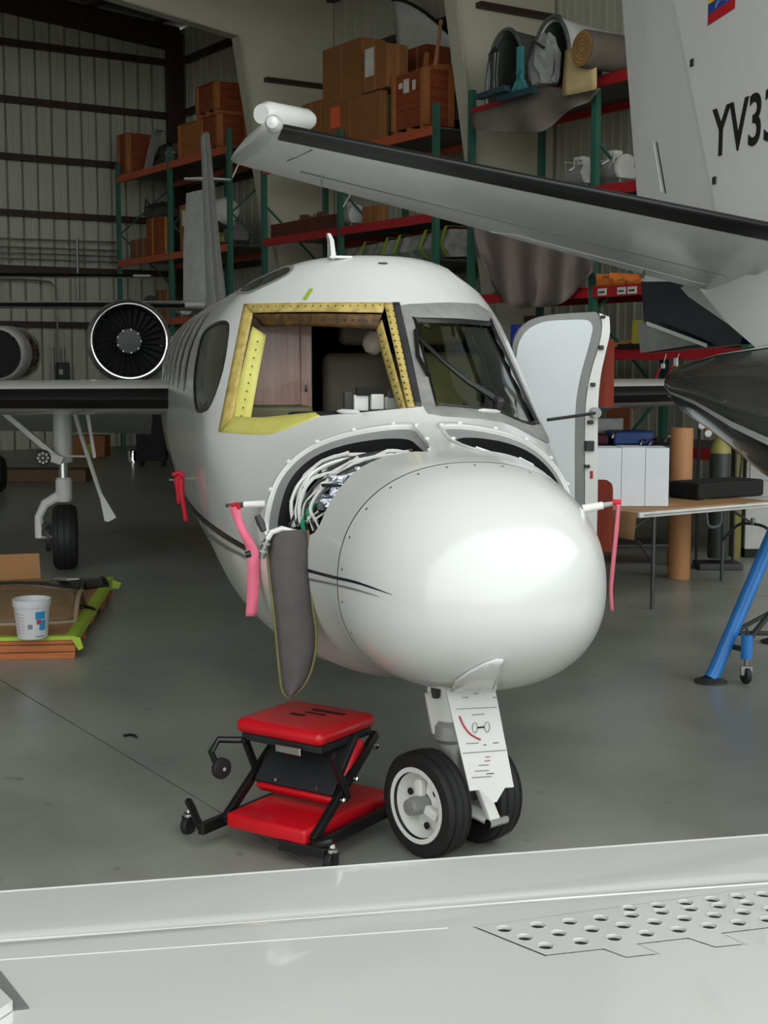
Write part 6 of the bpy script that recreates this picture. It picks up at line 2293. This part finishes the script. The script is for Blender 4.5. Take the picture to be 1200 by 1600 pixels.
MB().tube([(0, 0, 0), (.0, 0, .3), (-.05, 0, .5), (.05, 0, .56), (.12, 0, .5), (.08, 0, .25), (.1, 0, 0)], .028, 6).build('clamp_frame', m_charcoal, bk, smooth=True)
MB().tube([(.05, 0, 0), (.06, 0, .5)], .03, 6).build('clamp_rod', m_gm, bk, smooth=True)
MB().bar((-.28, 0, -.0), (.3, 0, .02), .1, .07).build('clamp_base', M('dark_teal_rail', (44, 70, 78), .5), bk)
# carpet roll and foam sheet
cr_ = part_obj('carpet_roll', hw(tpx(904, -.5), -.52, zC + .225), 'brown carpet roll resting on the cowling rack above a foam sheet', 'carpet roll')
MB().lathe([(.0, 0), (.21, 0), (.22, .02), (.22, 1.1), (.21, 1.12), (0, 1.12)], (0, 0, 0), (0.08, 1, -.02), n=28).build('carpet_body', M('brown_grey_carpet', (104, 94, 84), .9), cr_, smooth=True)
sp_ = [(r_ * math.cos(a), -.008, r_ * math.sin(a)) for a in np.linspace(0, 8 * pi, 60) for r_ in (.03 + .17 * a / (8 * pi),)]
MB().lathe([(.205, -.004), (0, -.005)], (0, 0, 0), (0.08, 1, -.02), n=28).build('carpet_end', M('tan_carpet_backing', (176, 136, 82), .9), cr_)
rt_ = Matrix.Rotation(-math.atan(.08), 3, 'Z')
MB().tube([rt_ @ Vector(q) for q in sp_], .005, 4).build('carpet_spiral', m_bx3, cr_)
rows = []
for k in range(8):
    z = .26 - .55 * k / 7
    rows.append([(x - .05, -.06 - .02 * math.sin(x * 6 + k * .4), z) for x in np.linspace(-.14, .42, 7)])
fsh = sheet('foam_sheet', rows, M('yellowed_foam', (206, 184, 132), .8, var=.06), .02)
fsh.location = hw(tpx(900, -.28), -.32, zC + .05)
fsh.rotation_euler = (0, 0, HROT)
tag(fsh, 'yellowed foam sheet hanging below the carpet roll', 'foam sheet')


def tarp_px(name, top, bot, w_, mat, label, amp=.06, n=18, m=9, ph=0.0):
    """cloth hung in the rack front plane between two pixel polylines"""
    A, Bq = spline(top, max(1, n // (len(top) - 1))), spline(bot, max(1, n // (len(bot) - 1)))
    k_ = min(len(A), len(Bq))
    rows = []
    for j in range(m + 1):
        f = j / m
        row = []
        for i in range(k_):
            x = A[i][0] + (Bq[i][0] - A[i][0]) * f
            y = A[i][1] + (Bq[i][1] - A[i][1]) * f
            ww = w_ - amp * (.5 + .5 * math.sin(i * 1.15 + ph + .6 * math.sin(j * .5))) * (.25 + f)
            t = tpx(x, ww)
            row.append(hw(t, ww, zpy(y, t, ww)))
        rows.append(row)
    o = sheet(name, rows, mat, .012)
    return tag(o, label, 'tarpaulin')


tarp_px('tarpaulin', [(733, 178), (790, 160), (832, 132), (880, 140), (931, 138)], [(732, 200), (790, 208), (845, 205), (885, 172), (915, 160)], -.16, m_tarp, 'brown tarpaulin draped over the edge below the cowlings', .12)
tarp_px('tarpaulin', [(735, 340), (790, 335), (850, 345), (900, 350), (932, 356)], [(745, 400), (790, 474), (835, 480), (880, 472), (924, 425)], -.12, M('warm_grey_tarp', (122, 110, 104), .8, var=.1, scale=2), 'big warm grey tarpaulin hanging under the tail surface', .16, n=24, ph=1.0)
# level 2 scrap
for i, (px, lab) in enumerate(((905, 'tangle of pale hoses and clamps beside the rack upright'), (955, 'pale ring-shaped duct part by the magenta cloth'))):
    machine(px, .35, LC[1], lab, 60 + i, .9, (m_tarp2, m_lab, m_gm))
mg = tarp_px('cloth_rag', [(986, 212), (992, 212), (997, 212)], [(986, 262), (992, 264), (997, 262)], .1, M('magenta_cloth', (140, 30, 70), .8), 'magenta rag hanging beside the white rudder', .02, n=4, m=5)
mg['category'] = 'rag'
# level 3: parts bins
zC3 = LC[2]
for i, (a, b, y) in enumerate(((931, 955, 428), (957, 978, 434), (980, 1004, 436))):
    t0, t1 = tpx(a, -.02), tpx(b, -.02)
    z1 = zpy(y, t0, 0)
    bn = part_obj('parts_bin', hw(t0, -.05, zC3), ('orange parts bin next to the rack upright', 'middle orange parts bin on the red beam', 'orange parts bin touching the navy rudder')[i], 'bin')
    bn['group'] = 'orange parts bins'
    L, H = t1 - t0 - .02, z1 - zC3
    for (lo, hi, nm) in (((0, 0, 0), (L, .02, H * .6), 'bin_front'), ((0, 0, 0), (.02, .5, H), 'bin_side'), ((L - .02, 0, 0), (L, .5, H), 'bin_side'), ((0, .48, 0), (L, .5, H), 'bin_back'), ((0, 0, 0), (L, .5, .02), 'bin_floor')):
        MB().box(lo, hi).build(nm, M('orange_bin_plastic', (214, 120, 50), .5), bn)
    MB().box((.04, .08, .02), (L - .04, .44, H * .85)).build('bin_content', m_bx2, bn)
for i, (a, b) in enumerate(((932, 945), (962, 975), (978, 992))):
    t0, t1 = tpx(a, -.06), tpx(b, -.06)
    o = MB().box((0, 0, 0), (t1 - t0, .006, .085)).build('shelf_label', m_lab, None)
    o.location = hw(t0, -.058, zC3 - .11)
    o.rotation_euler = (0, 0, HROT)
    tag(o, ('white shelf tag beside the rack upright', 'middle white shelf tag on the red beam', 'white shelf tag closest to the navy rudder')[i], 'tag', 'shelf tags')
    MB().box((.02, -.001, .03), ((t1 - t0) * .8, 0, .05)).build('tag_print', m_decal, o)
# level 3 left bay and level 4
bb = carton(797, 808, 816, 507, LC[3], 'blue plastic bin glimpsed beside the open cabin door', wf=.1, mat=M('blue_bin_plastic', (40, 70, 180), .5), tape=False, name='plastic_bin', wmax=.6)
zC4 = LC[3]
yb = carton(986, 1004, 1014, 500, zC4 + .06, 'olive-yellow box beside the navy rudder', wf=-.05, mat=M('olive_yellow_box', (168, 162, 56), .6), tape=False, wmax=.5)
o = MB().bar((0, 0, .04), (.9, .12, .22), .10, .05).build('timber_stick', m_ply2, None)
o.location = hw(tpx(955, .0), .05, zC4)
o.rotation_euler = (0, 0, HROT)
tag(o, 'pale timber stick lying beside the olive-yellow box', 'timber')
o = MB().box((-.2, -.1, 0), (.5, .5, .06)).build('dark_mat', m_dark, None)
o.location = hw(tpx(992, .0), .0, zC4)
o.rotation_euler = (0, 0, HROT)
tag(o, 'thin black mat under the olive-yellow box', 'mat')
for (a, b, y0, y1, lab) in ((955, 985, 590, 640, 'sheet of brown plywood standing below the red beam'),):
    t0, t1 = tpx(a - 6, .2), tpx(b, .2)
    z1 = zpy(y0, t0, .2)
    o = MB().box((0, 0, 0), (t1 - t0, .03, z1 - .9)).build('plywood_sheet', M('brown_plywood', (134, 78, 44), .6, rgb2=(112, 62, 34), scale=3, stretch=(4, 4, 1)), None)
    o.location = hw(t0, .2, .9)
    o.rotation_euler = (0, 0, HROT)
    tag(o, lab, 'plywood')
for (a, b, y0, lab, z0) in ((800, 905, 472 + 18, 'wide brown plywood panel behind the open cabin door', .9),):
    t0, t1 = tpx(a, 1.42), tpx(b, 1.42)
    z1 = zpy(y0, t1, 1.42)
    o = MB().box((0, 0, 0), (t1 - t0, .03, z1 - z0)).build('plywood_sheet', M('dark_brown_plywood', (110, 62, 40), .6), None)
    o.location = hw(t0, 1.42, z0)
    o.rotation_euler = (0, 0, HROT)
    tag(o, lab, 'plywood')
# two red streamers hung from the red beam
for i, (x, w_) in enumerate(((1036, 9), (1056, 9))):
    t = tpx(x, -.12)
    base = hw(t, -.12, zpy(572 if i == 0 else 566, t, -.12))
    e = empty('warning_streamer', base, HROT, ('red streamer with a white clip hanging nearer the open cabin door', 'red streamer with a white clip hanging close to the black tail cone')[i], 'streamer')
    z0 = base.z
    MB().cbox((0, 0, 0), (.06, .03, .06 if i == 0 else .1)).build('clip', m_wheel, e, bevel=.01)
    MB().tube([(0, .0, 0), (0, .05, LC[3] - .06 - z0)], .004, 5).build('hook_wire', m_wheel, e)
    rows = []
    sx = -1
    for k in range(9):
        f = k / 8
        rows.append([(sx * (.02 + .26 * f ** 1.3) * 1.6 + d, -.02 - .01 * math.sin(k), -.03 - .48 * f) for d in (-.02, 0, .02)])
    sheet('streamer_strip', rows, m_redcloth, .003, parent=e)

# ---------------------------------------------------------------- floor level things at the back
o_ = atz(112, 716, 0)
t_ = HO
bx = empty('cardboard_box', atz(138, 714, 0) + Vector((0, .3, 0)), 0, 'cardboard box with a strip of green tape on the floor under the wing', 'box')
d_ = bx.location.y - .3
wd_ = 52 / F * d_
MB().box((-wd_ / 2, -.3, 0), (wd_ / 2, .3, .42)).build('carton_body', m_bx, bx, bevel=.01)
MB().box((-.04, -.304, .0), (.06, -.3, .25)).build('tape_strip', m_tape, bx)
bc = empty('tool_cabinet', Vector((at(238, 700, 25.0).x, 25.0, 0)), 0, 'black rolling tool cabinet with a pale tray under the wing root', 'cabinet')
MB().box((-.26, -.2, .1), (.26, .2, .95)).build('cabinet_body', m_dark, bc, bevel=.02)
MB().box((-.20, -.22, .96), (.22, .2, 1.02)).build('cabinet_tray', m_wheel, bc, bevel=.01)
for k in range(3):
    MB().box((-.24, -.215, .2 + k * .25), (.24, -.2, .42 + k * .25)).build('drawer', m_dark, bc, bevel=.005)
for x in (-.2, .2):
    for y in (-.15, .15):
        MB().lathe([(.0, -.02), (.05, -.02), (.05, .02), (0, .02)], (x, y, .05), (1, 0, 0), n=14).build('caster_wheel', m_tyre, bc)
for i, (px, lab) in enumerate(((208, 'silver tin on the floor beside the black tool cabinet'),)):
    q = empty('metal_tin', Vector((at(px, 700, 25.5).x, 25.5, 0)), 0, lab, 'tin')
    MB().lathe([(0, 0), (.1, 0), (.1, .26), (.09, .28), (0, .28)], (0, 0, 0), (0, 0, 1), n=18).build('tin_body', m_chrome, q, smooth=True)
    MB().lathe([(.102, .25), (.102, .27)], (0, 0, 0), (0, 0, 1), n=18).build('tin_rim', m_charcoal, q)
wdb = MB().box((-1.2, -.2, 0), (1.0, .3, .20)).build('wooden_platform', M('dark_timber', (92, 66, 40), .7), None, bevel=.01)
wdb.location = atz(40, 752, 0)
tag(wdb, 'low dark timber platform on the floor beyond the landing gear', 'platform')

# ---------------------------------------------------------------- third jet at the far left: engine, tailplane, fuselage beyond the frame
KO = Vector((-6.1, 20.5, 0))
KA = math.radians(4)
jet3 = empty('business_jet', KO, KA, 'partly hidden jet at the picture edge with white and maroon engine nacelle', 'airplane')
ce_ = at(-6, 553, 20.5) - KO
ez = ce_.z
en = empty('engine', parent=jet3)
cx0 = (at(-6, 553, 20.5) - KO).x
MB().lathe([(.36, .0), (.40, .05), (.425, .25), (.43, .5)], (cx0, 0, ez), (0, 1, 0), n=40, cap=False).build('intake_cowl', m_wheel, en, smooth=True)
MB().lathe([(.43, .5), (.435, .9), (.43, 1.1)], (cx0, 0, ez), (0, 1, 0), n=40, cap=False).build('nacelle_band', M('maroon_nacelle', (84, 44, 40), .12, coat=.8), en, smooth=True)
MB().lathe([(.43, 1.1), (.40, 1.5), (.3, 2.0), (.2, 2.1)], (cx0, 0, ez), (0, 1, 0), n=40).build('exhaust_cowl', M('olive_nacelle', (70, 70, 60), .15, coat=.8), en, smooth=True)
MB().lathe([(.335, .05), (.335, .0), (.345, -.012), (.36, .0)], (cx0, 0, ez), (0, 1, 0), n=48, cap=False).build('intake_lip', m_chrome, en, smooth=True)
MB().lathe([(.335, .05), (.32, .4), (0, .4)], (cx0, 0, ez), (0, 1, 0), n=40).build('intake_duct', m_dark, en, smooth=True)
MB().lathe([(.0, -1.0), (.5, -.5), (.75, .8), (.78, 3.0), (.5, 6.0), (.2, 8.0), (0, 8.3)], (cx0 - 1.5, -1.5, 1.75), (0, 1, 0), n=36).build('fuselage', m_white, jet3, smooth=True)
MB().box((cx0 - 1.0, .5, ez - .06), (cx0 - .3, 1.6, ez + .06)).build('pylon', m_white, jet3, bevel=.03)
tz = at(100, 428, 25).z
lx = cx0 - 1.5
wing_mesh('vertical_fin', [((lx, 3.6, 2.2), (0, 2.4, 0), .08), ((lx, 4.8, tz + .5), (0, 1.2, 0), .08)], m_white, jet3, vert=True)
for sg in (-1, 1):
    st3 = wing_mesh('stabilizer', [((lx, 4.2, tz - .02), (0, 1.2, 0), .09), ((lx + sg * 3.3, 4.9, tz), (0, .7, 0), .09)], m_white, jet3)
    wing_mesh('deice_boot', [((lx + sg * .1, 4.2, tz - .02), (0, 1.2, 0), .09), ((lx + sg * 3.0, 4.83, tz), (0, .72, 0), .09)], m_black, st3, sel=.1, infl=1.06)
MB().lathe([(0, -.1), (.22, -.08), (.27, -.03), (.27, .03), (.22, .08), (0, .1)], (cx0 + .1, -.6, .27), (1, 0, 0), n=26).build('main_wheel', m_tyre, jet3, smooth=True)
MB().tube([(cx0 + .1, -.6, .27), (cx0 + .02, -.5, 1.2), (cx0 - .6, -.3, 1.6)], .05, 10).build('gear_strut', m_wheel, jet3, smooth=True)
wing_mesh('wing', [((lx, -2.2, 1.3), (0, 2.4, 0), .1), ((lx + 1.2, -2.0, 1.32), (0, 2.1, 0), .1)], m_white, jet3)
wing_mesh('wing', [((lx, -2.2, 1.3), (0, 2.4, 0), .1), ((lx - 6, -1.4, 1.6), (0, 1.1, 0), .1)], m_white, jet3)

# ---------------------------------------------------------------- keep the tree at thing > part > sub-part
def depth_of(o):
    n = 0
    while o.parent:
        o = o.parent
        n += 1
    return n


for o in list(bpy.data.objects):
    while depth_of(o) > 2:
        p = o.parent
        m_ = p.matrix_basis @ o.matrix_basis
        o.parent = p.parent
        o.matrix_basis = m_
for o in list(bpy.data.objects):
    if o.type == 'EMPTY' and not o.children:
        bpy.data.objects.remove(o, do_unlink=True)
